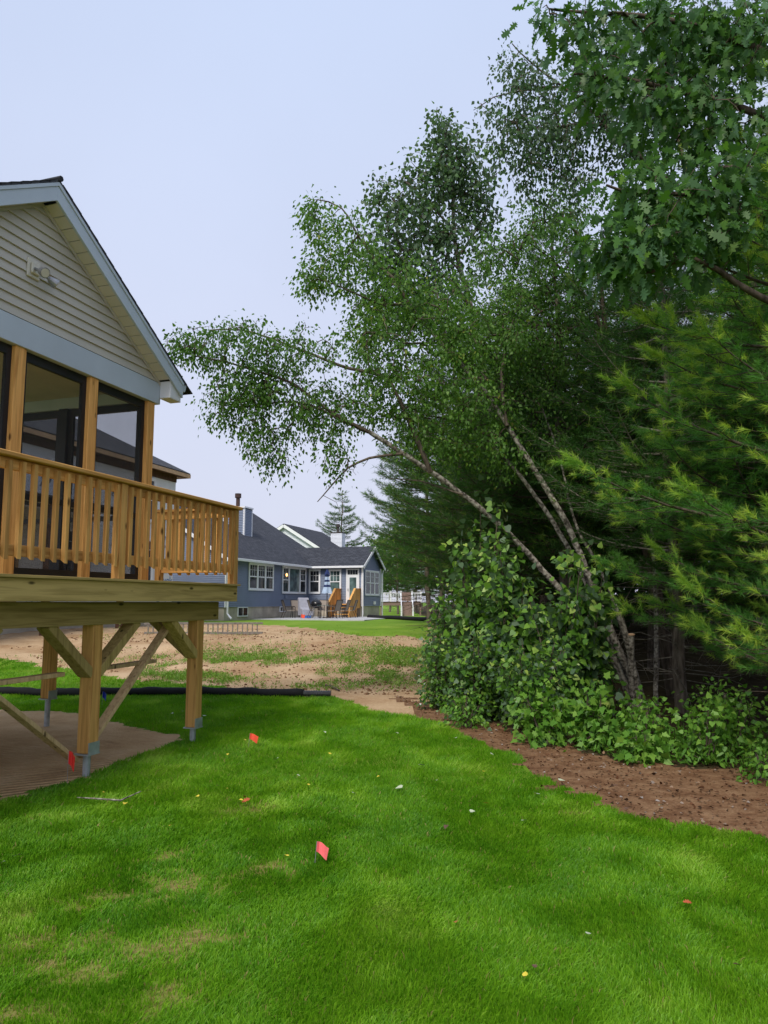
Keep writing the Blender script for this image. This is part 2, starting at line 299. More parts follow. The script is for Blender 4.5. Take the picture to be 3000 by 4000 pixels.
class MB:
    def __init__(s): s.v = []; s.f = []
    def add(s, vs, fs):
        b = len(s.v); s.v += [tuple(map(float, p)) for p in vs]; s.f += [tuple(i + b for i in f) for f in fs]; return s
    def box(s, x0, x1, y0, y1, z0, z1):
        return s.add([(x0, y0, z0), (x1, y0, z0), (x1, y1, z0), (x0, y1, z0), (x0, y0, z1), (x1, y0, z1), (x1, y1, z1), (x0, y1, z1)],
                     [(0, 3, 2, 1), (4, 5, 6, 7), (0, 1, 5, 4), (1, 2, 6, 5), (2, 3, 7, 6), (3, 0, 4, 7)])
    def obox(s, o, a, n, u0, u1, z0, z1, n0, n1):
        """box on a wall: a = horizontal unit along wall, n = outward normal"""
        o = np.array(o, float); a = np.array(a, float); n = np.array(n, float); k = np.array([0, 0, 1.])
        P = lambda u, q, z: o + a * u + n * q + k * z
        vs = [P(u0, n0, z0), P(u1, n0, z0), P(u1, n1, z0), P(u0, n1, z0), P(u0, n0, z1), P(u1, n0, z1), P(u1, n1, z1), P(u0, n1, z1)]
        return s.add(vs, [(0, 3, 2, 1), (4, 5, 6, 7), (0, 1, 5, 4), (1, 2, 6, 5), (2, 3, 7, 6), (3, 0, 4, 7)])
    def bar(s, p, q, w, h, up=(0, 0, 1)):
        p = np.array(p, float); q = np.array(q, float); d = q - p; d /= np.linalg.norm(d)
        x = np.cross(d, up); x /= np.linalg.norm(x); y = np.cross(x, d)
        c = [x * (sx * w / 2) + y * (sy * h / 2) for sx, sy in ((-1, -1), (1, -1), (1, 1), (-1, 1))]
        return s.add([p + k for k in c] + [q + k for k in c], [(3, 2, 1, 0), (4, 5, 6, 7), (0, 1, 5, 4), (1, 2, 6, 5), (2, 3, 7, 6), (3, 0, 4, 7)])
    def tube(s, pts, rad, n=8):
        pts = [np.array(p, float) for p in pts]; rad = [rad] * len(pts) if np.isscalar(rad) else rad
        b = len(s.v)
        for i, p in enumerate(pts):
            d = pts[min(i + 1, len(pts) - 1)] - pts[max(i - 1, 0)]; d /= np.linalg.norm(d) + 1e-9
            x = np.cross(d, (0, 0, 1) if abs(d[2]) < .95 else (1, 0, 0)); x /= np.linalg.norm(x); y = np.cross(d, x)
            for k in range(n):
                a = 2 * pi * k / n; s.v.append(tuple(p + (x * cos(a) + y * sin(a)) * rad[i]))
        for i in range(len(pts) - 1):
            for k in range(n):
                s.f.append((b + i * n + k, b + i * n + (k + 1) % n, b + (i + 1) * n + (k + 1) % n, b + (i + 1) * n + k))
        s.f.append(tuple(b + k for k in range(n - 1, -1, -1))); s.f.append(tuple(b + (len(pts) - 1) * n + k for k in range(n)))
        return s
    def prism(s, poly, d):
        """planar polygon (3-D points) extruded by vector d"""
        n = len(poly); d = np.array(d, float); vs = [np.array(p, float) for p in poly] + [np.array(p, float) + d for p in poly]
        return s.add(vs, [tuple(range(n)), tuple(range(2 * n - 1, n - 1, -1))] + [(i, (i + 1) % n + 0, (i + 1) % n + n, i + n)[::-1] for i in range(n)])
    def build(s, name, mat, parent=None, bev=0, smooth=False, loc=None):
        me = bpy.data.meshes.new(name); me.from_pydata(s.v, [], s.f); me.validate()
        import bmesh
        bm = bmesh.new(); bm.from_mesh(me); bmesh.ops.recalc_face_normals(bm, faces=bm.faces); bm.to_mesh(me); bm.free()
        if smooth: me.polygons.foreach_set('use_smooth', [True] * len(me.polygons))
        me.materials.append(M[mat]); o = bpy.data.objects.new(name, me); link(o, parent)
        if loc is not None: o.location = loc
        if bev:
            md = o.modifiers.new('edge', 'BEVEL'); md.width = bev; md.segments = 1; md.limit_method = 'ANGLE'
        return o
def uvroof(o, a, up):
    """planar UV in metres along a (horizontal) and up (slope)"""
    me = o.data; uv = me.uv_layers.new(name='UVMap'); a = Vector(a); up = Vector(up)
    for lo in me.loops:
        c = me.vertices[lo.vertex_index].co; uv.data[lo.index].uv = (c.dot(a), c.dot(up))
def copyobj(o, parent=None, loc=None, rz=None):
    c = o.copy(); COL.objects.link(c)
    if parent is not None: c.parent = parent
    if loc is not None: c.location = loc
    if rz is not None: c.rotation_euler = (0, 0, rz)
    for ch in o.children: copyobj(ch, c)
    return c

# ------------------------------------------------------------------ ground
def poly_mask(X, Y, P):
    ins = np.zeros(X.shape, bool); n = len(P)
    for i in range(n):
        x0, y0 = P[i]; x1, y1 = P[(i + 1) % n]
        c = ((y0 > Y) != (y1 > Y)) & (X < (x1 - x0) * (Y - y0) / (y1 - y0 + 1e-12) + x0); ins ^= c
    return ins
edge_px = [(715, 1516), (800, 1534), (905, 1551), (960, 1562), (1000, 1582), (1090, 1624), (1180, 1690), (1300, 1742), (1400, 1772), (1530, 1797), (1659, 1828)]
LE = [gd(*p) for p in edge_px]
LAWN = [(-40, -20), (-40, 13.1)] + [(-6.6, 13.1), (-.9, 12.75)] + [tuple(p) for p in LE[1:]] + [(3.6, 3.6), (4.3, 1), (5, -20)]
WE_px = [(912, 1530), (960, 1556), (1040, 1592), (1130, 1615), (1220, 1655), (1330, 1672), (1450, 1690), (1659, 1712)]
WE = [gd(*p) for p in WE_px]
WE = [p + np.array([.45, .55]) for p in WE]
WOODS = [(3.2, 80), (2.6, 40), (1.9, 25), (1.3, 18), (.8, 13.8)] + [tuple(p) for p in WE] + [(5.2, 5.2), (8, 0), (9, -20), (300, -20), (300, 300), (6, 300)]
MULCH = [(.1, 13.0)] + [tuple(p) for p in LE[2:]] + [(3.6, 3.6), (4.3, 1), (5, -20), (9, -20), (8, 0), (5.2, 5.2)] + [tuple(p) for p in WE[::-1]]
SAND = [tuple(gd(*p)) for p in [(-60, 1745), (60, 1712), (150, 1690), (200, 1668), (300, 1632), (412, 1600), (400, 1588), (330, 1580), (262, 1566), (205, 1548), (130, 1538), (-80, 1528)]]
STRIP = [(-40, 13.1), (-6.6, 13.1), (-2.2, 12.85), (-3.2, 14.0), (-5.5, 15.2), (-8.2, 17.2), (-14, 20), (-40, 24)]
FARL = [tuple(gnd(*p)) for p in [(700, 2428), (870, 2434), (1125, 2448), (1343, 2474), (1500, 2484), (1680, 2492)]] + [(3.5, 60), (3.5, 90), (-60, 90), (-60, 42)]
def zone(X, Y):
    jx = X + (fnoise(X * 3, Y * 3, 21) - .5) * .5; jy = Y + (fnoise(X * 3, Y * 3, 31) - .5) * .5
    Z = np.zeros(X.shape, int)                        # 0 dirt field
    Z[poly_mask(jx, jy, FARL)] = 2
    Z[(Y > 60) & (X < 4)] = 2; Z[(np.abs(X) > 40) | (Y > 95)] = 2
    Z[poly_mask(jx, jy, STRIP)] = 1
    Z[poly_mask(jx, jy, LAWN)] = 1
    Z[poly_mask(jx, jy, MULCH)] = 4
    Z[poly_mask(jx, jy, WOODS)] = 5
    Z[poly_mask(jx, jy, SAND)] = 3
    return Z
bare = []   # bare, thin patches of the lawn (photo pixels of the 1659 view)
for x, y, r in [(355, 1855, .16), (385, 1915, .30), (230, 1770, .0), (545, 1750, .2), (225, 1945, .16), (430, 2025, .20), (325, 2060, .22), (215, 2030, .13), (50, 2040, .16), (90, 2085, .18), (180, 2095, .22), (235, 2110, .12), (355, 2150, .2), (60, 2195, .16), (150, 1960, .12), (580, 1880, .16), (1245, 1760, .1), (40, 1980, .1)]:
    p = gd(x, y); bare.append((p[0], p[1], r))
def barefac(x, y):
    bf = np.zeros(np.shape(x))
    for bx, by, br in bare:
        if br > 0: bf = np.maximum(bf, np.clip(1.0 - np.hypot((x - bx) / 1.3, y - by) / br + (fnoise(x * 11, y * 11, 55) - .5) * 1.8, 0, 1) * .75)
    return bf
def rng_(*segs):
    o = []
    for a, b, s in segs: o += list(np.arange(a, b - 1e-6, s))
    return np.array(o + [segs[-1][1]])
gx = rng_((-600, -60, 60), (-60, -14, 2), (-14, -7, .35), (-7, 5, .12), (5, 10, .35), (10, 60, 2), (60, 600, 60))
gy = rng_((-30, 2, 1), (2, 14, .1), (14, 32, .2), (32, 60, .6), (60, 120, 5), (120, 1000, 80))
GX, GY = np.meshgrid(gx, gy); GZ = hz(GX, GY); NX = len(gx)
cx = (GX[:-1, :-1] + GX[1:, 1:]) / 2; cy = (GY[:-1, :-1] + GY[1:, 1:]) / 2
ZN = zone(cx, cy); GV = np.stack([GX, GY, GZ], -1).reshape(-1, 3)
idx = np.arange(GV.shape[0]).reshape(GX.shape)
Q = np.stack([idx[:-1, :-1], idx[:-1, 1:], idx[1:, 1:], idx[1:, :-1]], -1)
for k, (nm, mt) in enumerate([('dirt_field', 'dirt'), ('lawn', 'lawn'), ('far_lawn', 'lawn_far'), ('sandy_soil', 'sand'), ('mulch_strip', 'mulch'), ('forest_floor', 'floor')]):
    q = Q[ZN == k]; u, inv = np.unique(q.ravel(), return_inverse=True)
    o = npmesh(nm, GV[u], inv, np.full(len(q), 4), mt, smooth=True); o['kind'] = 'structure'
    if nm == 'lawn': o.data.attributes.new('bare', 'FLOAT', 'POINT').data.foreach_set('value', (barefac(GV[u][:, 0], GV[u][:, 1]) * .9).astype(np.float32))

# ------------------------------------------------------------------ grass, weeds, litter
def blades(n, y0, y1, hmin, hmax, wid, segs, seed, region):
    r = np.random.default_rng(seed)
    if region == 'lawn':
        y = r.uniform(y0, y1, n); y = np.where(y0 < 3, y0 + (y1 - y0) * r.beta(1.15, 1.6, n), np.where(r.random(n) < .0, y, y0 + (y1 - y0) * r.beta(1.6, 1.3, n))); x = r.uniform(-.58, .58, n) * (y + .6)
        ok = zone(x, y) == 1
    else:
        x = r.uniform(-10, 1.0, n); y = r.uniform(y0, y1, n); ok = zone(x, y) == 1
    t = fnoise(x * 2.2, y * 1.5, 3); t2 = fnoise(x * .7 + 9, y * .7, 13); t3 = vnoise(x * 7, y * 7, 41)
    bf = barefac(x, y)
    ok &= r.random(len(x)) > bf * .9
    x, y, t, t2, t3, bf = [a[ok] for a in (x, y, t, t2, t3, bf)]; n = len(x)
    h = r.uniform(hmin, hmax, n) * (.6 + .8 * t) * (1 - .5 * bf)
    th = r.uniform(0, 2 * pi, n); fl = 2 * pi * fnoise(x * 1.7, y * 1.3, 77) * 2
    lean = r.uniform(.3, 1.0, n) + .5 * np.clip(t - .55, 0, 1) * 2
    dx = np.cos(th) * .7 + np.cos(fl) * .4; dy = np.sin(th) * .7 + np.sin(fl) * .4
    z = hz(x, y) - .004; base = np.stack([x, y, z], 1); d = np.stack([dx, dy, np.zeros(n)], 1)
    wid = wid * np.where(r.random(n) < .06, 1.9, 1.0)
    sdv = np.stack([-np.sin(th + 1.3), np.cos(th + 1.3), np.zeros(n)], 1) * ((wid * (.6 + .62 * y)) * r.uniform(.7, 1.3, n))[:, None] / 2
    up = np.array([0, 0, 1.])
    tip = base + up * (h * np.cos(lean * .9))[:, None] + d * (h * np.sin(lean))[:, None]
    var = np.clip(.14 + .55 * (t * .75 + t2 * .25 - .2) + .17 * t3 + .9 * np.clip(t - .58, 0, 1) + np.clip(5.2 - y, 0, 3) * .045 + r.normal(0, .09, n) + bf * .3, 0, .88)
    dead = r.random(n) < (.012 + .35 * bf); var[dead] = 1
    if segs == 1:
        V = np.stack([base - sdv, base + sdv, tip], 1).reshape(-1, 3); L = np.arange(3 * n); S = np.full(n, 3); va = np.repeat(var, 3)
    else:
        mid = base + up * (h * .6)[:, None] + d * (h * np.sin(lean) * .35)[:, None]
        V = np.stack([base - sdv, base + sdv, mid + sdv * .8, mid - sdv * .8, tip], 1).reshape(-1, 3)
        f = np.arange(n)[:, None] * 5; L = np.hstack([f + np.array([0, 1, 2, 3]), f + np.array([3, 2, 4])]).ravel(); S = np.tile([4, 3], n); va = np.repeat(var, 5)
    return V, L, S, va
parts_ = [blades(*a) for a in ((330000, 2.3, 7.0, .028, .058, .0016, 2, 1, 'lawn'), (330000, 5.5, 13.2, .03, .06, .0016, 1, 2, 'lawn'), (70000, 12.8, 20, .035, .07, .0014, 1, 3, 'strip'))]
offs = np.cumsum([0] + [len(p[0]) for p in parts_])
go = npmesh('lawn_grass', np.vstack([p[0] for p in parts_]), np.concatenate([p[1] + o for p, o in zip(parts_, offs)]), np.concatenate([p[2] for p in parts_]), 'grass', None, np.concatenate([p[3] for p in parts_]))
go['kind'] = 'stuff'; tag(go, 'short bright green lawn grass with thin brown patches', 'grass')

# ---- generic leaf cloud
def fan_leaf(out, fold=.15, curl=0.0):
    """outline points (x across, y along) -> vertices of one leaf lying in XY, unit length"""
    o = np.array(out, float); z = -np.abs(o[:, 0]) * -fold + curl * o[:, 1] ** 2
    return np.column_stack([o, z])
LEAF = {
    'birch': fan_leaf([(0, 0), (.28, .22), (.30, .42), (0, 1), (-.30, .42), (-.28, .22)], .3, -.15),
    'heart': fan_leaf([(0, .06), (.26, 0), (.44, .2), (.36, .52), (0, 1), (-.36, .52), (-.44, .2), (-.26, 0)], .25, -.12),
    'oak': fan_leaf([(a_ * .78, b_) for a_, b_ in [(0, 0), (.06, .18), (.26, .16), (.14, .32), (.42, .36), (.34, .44), (.16, .5), (.44, .68), (.30, .70), (.16, .72), (.2, .9), (0, 1), (-.2, .9), (-.16, .72), (-.30, .70), (-.44, .68), (-.16, .5), (-.34, .44), (-.42, .36), (-.14, .32), (-.26, .16), (-.06, .18)]], .2, -.25),
    'maple': fan_leaf([(0, 0), (.30, -.05), (.24, .15), (.52, .42), (.28, .48), (.22, .62), (0, 1), (-.22, .62), (-.28, .48), (-.52, .42), (-.24, .15), (-.30, -.05)], .2, -.15),
    'lance': fan_leaf([(0, 0), (.12, .3), (.10, .6), (0, 1), (-.10, .6), (-.12, .3)], .3, -.3)}
def leafcloud(name, P, D, size, kind, mat, parent, seed, upbias=.8, var=None):
    """P leaf bases, D leaf axis directions"""
    r = np.random.default_rng(seed); n = len(P); T = LEAF[kind]; k = len(T)
    D = D / (np.linalg.norm(D, axis=1, keepdims=True) + 1e-9)
    N = r.normal(0, 1, (n, 3)) * (1 - upbias) + np.array([0, 0, 1.]) * upbias + r.normal(0, .35, (n, 3))
    X = np.cross(D, N); X /= np.linalg.norm(X, axis=1, keepdims=True) + 1e-9; N = np.cross(X, D)
    s = size * r.uniform(.65, 1.25, n)
    V = P[:, None, :] + (X[:, None, :] * T[None, :, 0, None] + D[:, None, :] * T[None, :, 1, None] + N[:, None, :] * T[None, :, 2, None]) * s[:, None, None]
    if var is None: var = np.clip(r.beta(2.2, 2.6, n), 0, 1)
    L = np.arange(n * k); return npmesh(name, V.reshape(-1, 3), L, np.full(n, k), mat, parent, np.repeat(var, k))

# ------------------------------------------------------------------ woody plants
def tubes(name, paths, mat, parent, smooth=True):
    """paths: list of (pts Nx3, radii N, sides)"""
    VV = []; LL = []; SS = []; b = 0
    for P, rr, ns in paths:
        P = np.asarray(P, float); n = len(P); d = np.gradient(P, axis=0); d /= np.linalg.norm(d, axis=1, keepdims=True) + 1e-9
        ref = np.array([.37, .81, .45]); x = np.cross(d, ref); x /= np.linalg.norm(x, axis=1, keepdims=True) + 1e-9; y = np.cross(d, x)
        a = np.arange(ns) * 2 * pi / ns
        ring = P[:, None, :] + (x[:, None, :] * np.cos(a)[None, :, None] + y[:, None, :] * np.sin(a)[None, :, None]) * np.asarray(rr)[:, None, None]
        VV.append(ring.reshape(-1, 3)); i = np.arange(n - 1)[:, None] * ns; k = np.arange(ns)[None, :]; k2 = (k + 1) % ns
        LL.append(np.stack([b + i + k, b + i + k2, b + i + ns + k2, b + i + ns + k], -1).reshape(-1)); SS.append(np.full((n - 1) * ns, 4)); b += n * ns
    return npmesh(name, np.vstack(VV), np.concatenate(LL), np.concatenate(SS), mat, parent, smooth=smooth)
def resample(P, step):
    P = np.asarray(P, float)
    # Catmull-Rom smoothing
    out = []
    for i in range(len(P) - 1):
        p0 = P[max(i - 1, 0)]; p1 = P[i]; p2 = P[i + 1]; p3 = P[min(i + 2, len(P) - 1)]
        m = max(2, int(np.linalg.norm(p2 - p1) / step))
        for t in np.arange(m) / m:
            out.append(.5 * ((2 * p1) + (p2 - p0) * t + (2 * p0 - 5 * p1 + 4 * p2 - p3) * t * t + (3 * p1 - p0 - 3 * p2 + p3) * t ** 3))
    out.append(P[-1]); return np.array(out)
def grow(root, limbs, blobs, seed, leaf, lmat, bark, lsize, per, droop=.4, rtip=.004, sag=.0, wob=.05, upb=.7, trunk_n=1, spread=.16, barkt=None, bare_twigs=0, varshift=0.0, var_by=None, dens=1.0):
    """limbs: list of (points, r0, r1) in world space, the first trunk_n are the trunk. blobs: (centre, radii, number of twigs)"""
    r = np.random.default_rng(seed); rw = np.array(root.location)
    nodes = []; par = []; limbpaths = []
    for P, r0, r1 in limbs:
        S = resample(P, .16); S[1:-1] += r.normal(0, .004, (len(S) - 2, 3)); limbpaths.append((S, np.linspace(r0, r1, len(S)) * r.uniform(.985, 1.015, len(S))))
    start = [S[int(len(S) * (.25 if i < trunk_n else .1)):] for i, (S, _) in enumerate(limbpaths)]
    N = np.vstack(start); par = [-1] * len(N); cnt_lim = len(N)
    cap = 60000; NB = np.zeros((cap, 3)); NB[:len(N)] = N; m = len(N); twigs = []
    T = []
    for c, rad, n in blobs:
        c = np.array(c); q = r.normal(0, 1, (n, 3)); q /= np.linalg.norm(q, axis=1, keepdims=True); q *= (r.random(n) ** .42)[:, None]
        T.append(c + q * np.array(rad))
        if dens < 1: T[-1] = T[-1][:max(4, int(n * dens))]
    T = np.vstack(T); dist = np.array([np.min(((N - t) ** 2).sum(1)) for t in T]); order = np.argsort(dist)
    anchors = []; adir = []; mids = []; parents = []
    for ti in order:
        t = T[ti]; d2 = ((NB[:m] - t) ** 2).sum(1); j = int(np.argmin(d2)); p = NB[j]; L = sqrt(d2[j])
        if L < .03: continue
        k = max(3, min(9, int(L / .13) + 2)); u = np.linspace(0, 1, k)[:, None]
        mid = (p + t) / 2 + np.array([0, 0, .12 * L]) + r.normal(0, .10 * L, 3)
        C = (1 - u) ** 2 * p + 2 * u * (1 - u) * mid + u * u * t; C[:, 2] -= (u[:, 0] ** 2) * sag * L
        C[1:] += r.normal(0, wob * .15, (k - 1, 3))
        i0 = m; 
        if m + k < cap: NB[m:m + k - 1] = C[1:]; m += k - 1
        par += [j] + list(range(i0, i0 + k - 2)); twigs.append((j, i0, k, C))
    par = np.array(par); cnt = np.zeros(m)
    for (j, i0, k, C) in twigs: cnt[i0 + k - 2] += 1
    for i in range(m - 1, cnt_lim - 1, -1):
        if par[i] >= 0: cnt[par[i]] += cnt[i]
    paths = []
    for (j, i0, k, C) in twigs:
        rr = rtip * np.maximum(cnt[i0:i0 + k - 1], 1) ** .5; rr = np.concatenate([[rr[0]], rr]); rr[-1] *= .5
        paths.append((C - rw, rr, 4 if rr[0] > .012 else 3))
        # leaves along the outer part
        nl = per if np.isscalar(per) else r.integers(per[0], per[1])
        uu = r.uniform(.35, 1.05, nl) * (k - 1); ii = np.clip(uu.astype(int), 0, k - 2); f = (uu - ii)[:, None]
        base = C[ii] * (1 - f) + C[ii + 1] * f; ax = C[ii + 1] - C[ii]; ax /= np.linalg.norm(ax, axis=1, keepdims=True) + 1e-9
        off = r.normal(0, spread, (nl, 3)); off[:, 2] -= abs(r.normal(0, spread * droop, nl)); base = base + off
        dr = ax * .5 + off / (spread + 1e-6) * .4 + r.normal(0, .35, (nl, 3)); dr[:, 2] -= droop * 1.3
        anchors.append(base); adir.append(dr)
    if bare_twigs:
        for q in range(bare_twigs):
            j = r.integers(0, m); p = NB[j]; d = r.normal(0, 1, 3); d[2] -= .4; d /= np.linalg.norm(d); L = r.uniform(.12, .42)
            C = np.array([p, p + d * L * .5 + r.normal(0, .05, 3), p + d * L + r.normal(0, .05, 3) + [0, 0, -.15 * L]]); paths.append((C - rw, [.005, .004, .002], 3))
    tb = barkt or bark
    tubes('trunk', [(S - rw, rr, 9) for S, rr in limbpaths[:trunk_n]], tb, root)
    if len(limbpaths) > trunk_n: tubes('limb', [(S - rw, rr, 6) for S, rr in limbpaths[trunk_n:]], bark, root)
    br = tubes('twigs', paths, bark, root); br['kind'] = 'stuff'
    A = np.vstack(anchors); Dd = np.vstack(adir)
    va = np.clip(r.beta(2.4, 2.6, len(A)) + varshift, 0, 1)
    if var_by is not None: va = np.clip(va + var_by(A), 0, 1)
    lc = leafcloud('crown', A - rw, Dd, lsize, leaf, lmat, root, seed + 1, upb, va); lc['kind'] = 'stuff'
    return len(A)
def tree(name, label, cat, base, group=None): return thing(name, label, cat, base, 0, group)

# ------------------------------------------------------------------ wooden deck
RZ = radians(72)                                   # local x runs along the house fronts, local y into the porch
CX, CY = -1.787, 9.1
deck = thing('wooden_deck', 'raised pressure-treated wood deck with baluster railing and knee-braced posts', 'deck', (CX, CY, 0), RZ)
S0 = -6.2; ZT = 1.811
MB().box(S0, 0, 0, .038, 1.602, 1.786).build('rim_board', 'green_s', deck, .004)
MB().box(-.038, 0, .0385, 4.75, 1.602, 1.786).build('rim_board', 'green_t', deck, .004)
for i in range(9):
    MB().box(S0, .03, -.028 + i * .1435, -.028 + i * .1435 + .138, 1.786, ZT).build('deck_board', 'green_s', deck, .003)
MB().box(S0, -.04, 1.30, 4.75, 1.787, ZT - .004).build('porch_floor', 'green_s', deck)
jo = MB().box(-.019, .019, .0385, 4.7, 1.605, 1.785).build('joist', 'green_t', deck, loc=(-.42, 0, 0))
for i in range(1, 15): copyobj(jo, deck, (-.42 - .406 * i, 0, 0))
MB().box(S0, -.06, .215, .295, 1.384, 1.598).build('beam', 'green_s', deck, .004)
MB().box(S0, -.06, 2.62, 2.70, 1.384, 1.598).build('beam', 'green_s', deck, .004)
def dpost(s, t, z0, zg):
    p = MB().box(s - .068, s + .068, t - .068, t + .068, z0, 1.596).build('post', 'wood_z', deck, .008)
    pr = MB().tube([(s, t, zg - .05), (s, t, z0 + .01)], .034, 10).build('pier', 'steel', deck, smooth=False)
    br = MB().box(s - .074, s + .074, t - .076, t - .0690, z0 - .012, z0 + .10).box(s - .08, s + .08, t - .08, t + .08, z0 - .014, z0 - .001).build('post_base', 'steel', deck)
for s, t, z0, zg in [(-2.2, .30, .21, 0), (-.42, .30, .17, 0), (-.10, 2.66, .36, .05), (-3.98, .30, .21, 0), (-2.6, 2.66, .30, 0), (-5.76, .3, .21, 0)]: dpost(s, t, z0, zg)
def brace(p, q, w=.038, h=.14, mat='green_z'): return MB().bar(p, q, w, h, (0, 1, 0) if abs(p[1] - q[1]) < .01 else (1, 0, 0)).build('knee_brace', mat, deck, .004)
for s in (-2.2, -3.98):
    brace((s + .05, .30, .93), (s + .62, .30, 1.40), .085, .135); brace((s - .05, .30, .93), (s - .62, .30, 1.40), .085, .135)
    brace((s, .36, .93), (s, .90, 1.42), .085, .135)
brace((-.47, .30, .98), (-.98, .30, 1.40), .085, .135); brace((-.42, .36, .98), (-.42, .92, 1.42), .085, .135)
def strut(p, q): return MB().bar(p, q, .038, .10, (0, 1, 0)).build('cross_brace', 'weathered', deck, .003)
strut((-2.18, .40, .16), (-.78, .40, 1.385)); strut((-2.24, .40, .14), (-3.45, .40, 1.0)); strut((-5.4, .45, .92), (-2.42, .45, .94)); strut((-2.1, .45, .945), (-1.02, .45, .955))
# railing
RT = 2.757
for s in (-.046, -2.2, -4.35, -6.12): MB().box(s - .045, s + .045, .0, .09, ZT + .001, RT - .04).build('rail_post', 'wood_z', deck, .004)
MB().box(S0, .03, -.035, .105, RT - .037, RT).build('cap_rail', 'wood_s', deck, .006)
for a, b_ in ((-6.07, -4.4), (-4.3, -2.25), (-2.15, -.095)):
    MB().box(a, b_, .03, .067, RT - .128, RT - .04).build('top_rail', 'wood_s', deck, .003); MB().box(a, b_, .03, .067, 1.955, 2.043).build('bottom_rail', 'wood_s', deck, .003)
def baluster_mesh(dx):
    m = MB(); h = .019
    if dx: m.add([(-h, -h, .0), (h, -h, .0), (h, h, .028), (-h, h, .028)][::1] + [(-h, -h, .77), (h, -h, .77), (h, h, .77), (-h, h, .77)], [(0, 3, 2, 1), (4, 5, 6, 7), (0, 1, 5, 4), (1, 2, 6, 5), (2, 3, 7, 6), (3, 0, 4, 7)])
    return m
bl = baluster_mesh(1).build('baluster', 'wood_z', deck, loc=(-.17, .0105, 1.925)); k = 0
spots = [s for a, n in ((-.17, 16), (-2.31, 16), (-4.46, 13)) for s in [a - .1285 * i for i in range(n)]]
for s in spots[1:]:
    c = copyobj(bl, deck, (s + rnd.uniform(-.004, .004), .0105, 1.925 + rnd.uniform(-.006, .006))); c.rotation_euler = (0, rnd.uniform(-.006, .006), rnd.uniform(-.04, .04))
# return railing from the corner to the porch
MB().box(-.105, .033, .106, 1.125, RT - .0375, RT - .001).build('cap_rail', 'wood_t', deck, .006)
MB().box(-.065, -.028, .095, 1.05, RT - .128, RT - .04).build('top_rail', 'wood_t', deck, .003); MB().box(-.065, -.028, .095, 1.05, 1.955, 2.043).build('bottom_rail', 'wood_t', deck, .003)
MB().box(-.09, 0, 1.052, 1.128, ZT + .001, RT - .04).build('rail_post', 'wood_z', deck, .004)
for i in range(7): copyobj(bl, deck, (-.0085, .18 + .1285 * i, 1.925)).rotation_euler = (0, 0, pi / 2)

# ------------------------------------------------------------------ screened porch
PT = 1.15; AS = -2.26; HW = 2.16; SL = .616; AZ = 5.75     # wall plane, gable axis, half width, roof pitch, siding apex
porch = thing('screened_porch', 'screened porch with beige gable siding, grey trim and wood posts', 'porch', (CX, CY, 0), RZ)
for s in (-.25, -1.32, -2.40, -3.40, -4.28): MB().box(s - .07, s + .07, PT, PT + .14, ZT, 4.125).build('post', 'wood_z', porch, .005)
for t in (2.47, 3.68, 4.70): MB().box(-.32, -.18, t - .07, t + .07, ZT, 4.125).build('post', 'black_frame', porch, .005)
MB().box(-4.42, -.10, PT - .022, PT + .16, 4.125, 4.40).build('fascia_beam', 'grey_trim', porch, .004)
MB().box(-.30, -.102, PT + .161, 4.8, 4.125, 4.40).build('fascia_beam', 'grey_trim', porch, .004)
MB().box(-4.36, -.31, PT + .165, 4.75, 4.27, 4.30).build('ceiling', 'porch_ceiling', porch)
def screen(a, b_, axis):
    z0, z1, w_ = ZT + .003, 4.122, .062; fr = MB()
    if axis == 's':
        y0, y1 = PT + .05, PT + .09
        for q in ((a, a + w_, z0, z1), (b_ - w_, b_, z0, z1)): fr.box(q[0], q[1], y0, y1, q[2], q[3])
        for q in ((z0, z0 + .12), (z1 - .095, z1), (2.62, 2.68)): fr.box(a + w_, b_ - w_, y0, y1, *q)
        f = fr.build('screen_frame', 'black_frame', porch); MB().box(a + w_, b_ - w_, PT + .068, PT + .070, z0 + .12, z1 - .095).build('insect_screen', 'screen', f)
    else:
        x0, x1 = -.27, -.23
        for q in ((a, a + w_, z0, z1), (b_ - w_, b_, z0, z1)): fr.box(x0, x1, q[0], q[1], q[2], q[3])
        for q in ((z0, z0 + .12), (z1 - .095, z1), (2.62, 2.68)): fr.box(x0, x1, a + w_, b_ - w_, *q)
        f = fr.build('screen_frame', 'black_frame', porch); MB().box(-.251, -.249, a + w_, b_ - w_, z0 + .12, z1 - .095).build('insect_screen', 'screen', f)
for a, b_ in ((-1.249, -.321), (-2.329, -1.391), (-3.329, -2.471), (-4.209, -3.471)): screen(a, b_, 's')
for a, b_ in ((PT + .141, 2.399), (2.541, 3.609), (3.751, 4.629)): screen(a, b_, 't')
# lap siding, one board per course
EXPO = .1016; z = 4.405
while z < AZ - .03:
    z1 = min(z + EXPO, AZ - .012); h0 = max((AZ - z) / SL, .02); h1 = max((AZ - z1) / SL, .004); yo, yi = PT - .024, PT - .003
    m = MB().add([(AS - h0, yo, z), (AS + h0, yo, z), (AS + h1, yi, z1), (AS - h1, yi, z1), (AS - h0, yi + .012, z), (AS + h0, yi + .012, z), (AS + h1, yi + .012, z1), (AS - h1, yi + .012, z1)],
                 [(0, 1, 2, 3), (4, 7, 6, 5), (0, 4, 5, 1), (0, 3, 7, 4), (1, 5, 6, 2), (2, 6, 7, 3)])
    m.build('siding_board', 'beige_siding', porch); z += EXPO
MB().prism([(AS - HW, PT + .02, 4.39), (AS + HW, PT + .02, 4.39), (AS, PT + .02, AZ)], (0, .1, 0)).build('gable_sheathing', 'osb', porch)
TO = .95; EO = .22                                # rake and eave overhang
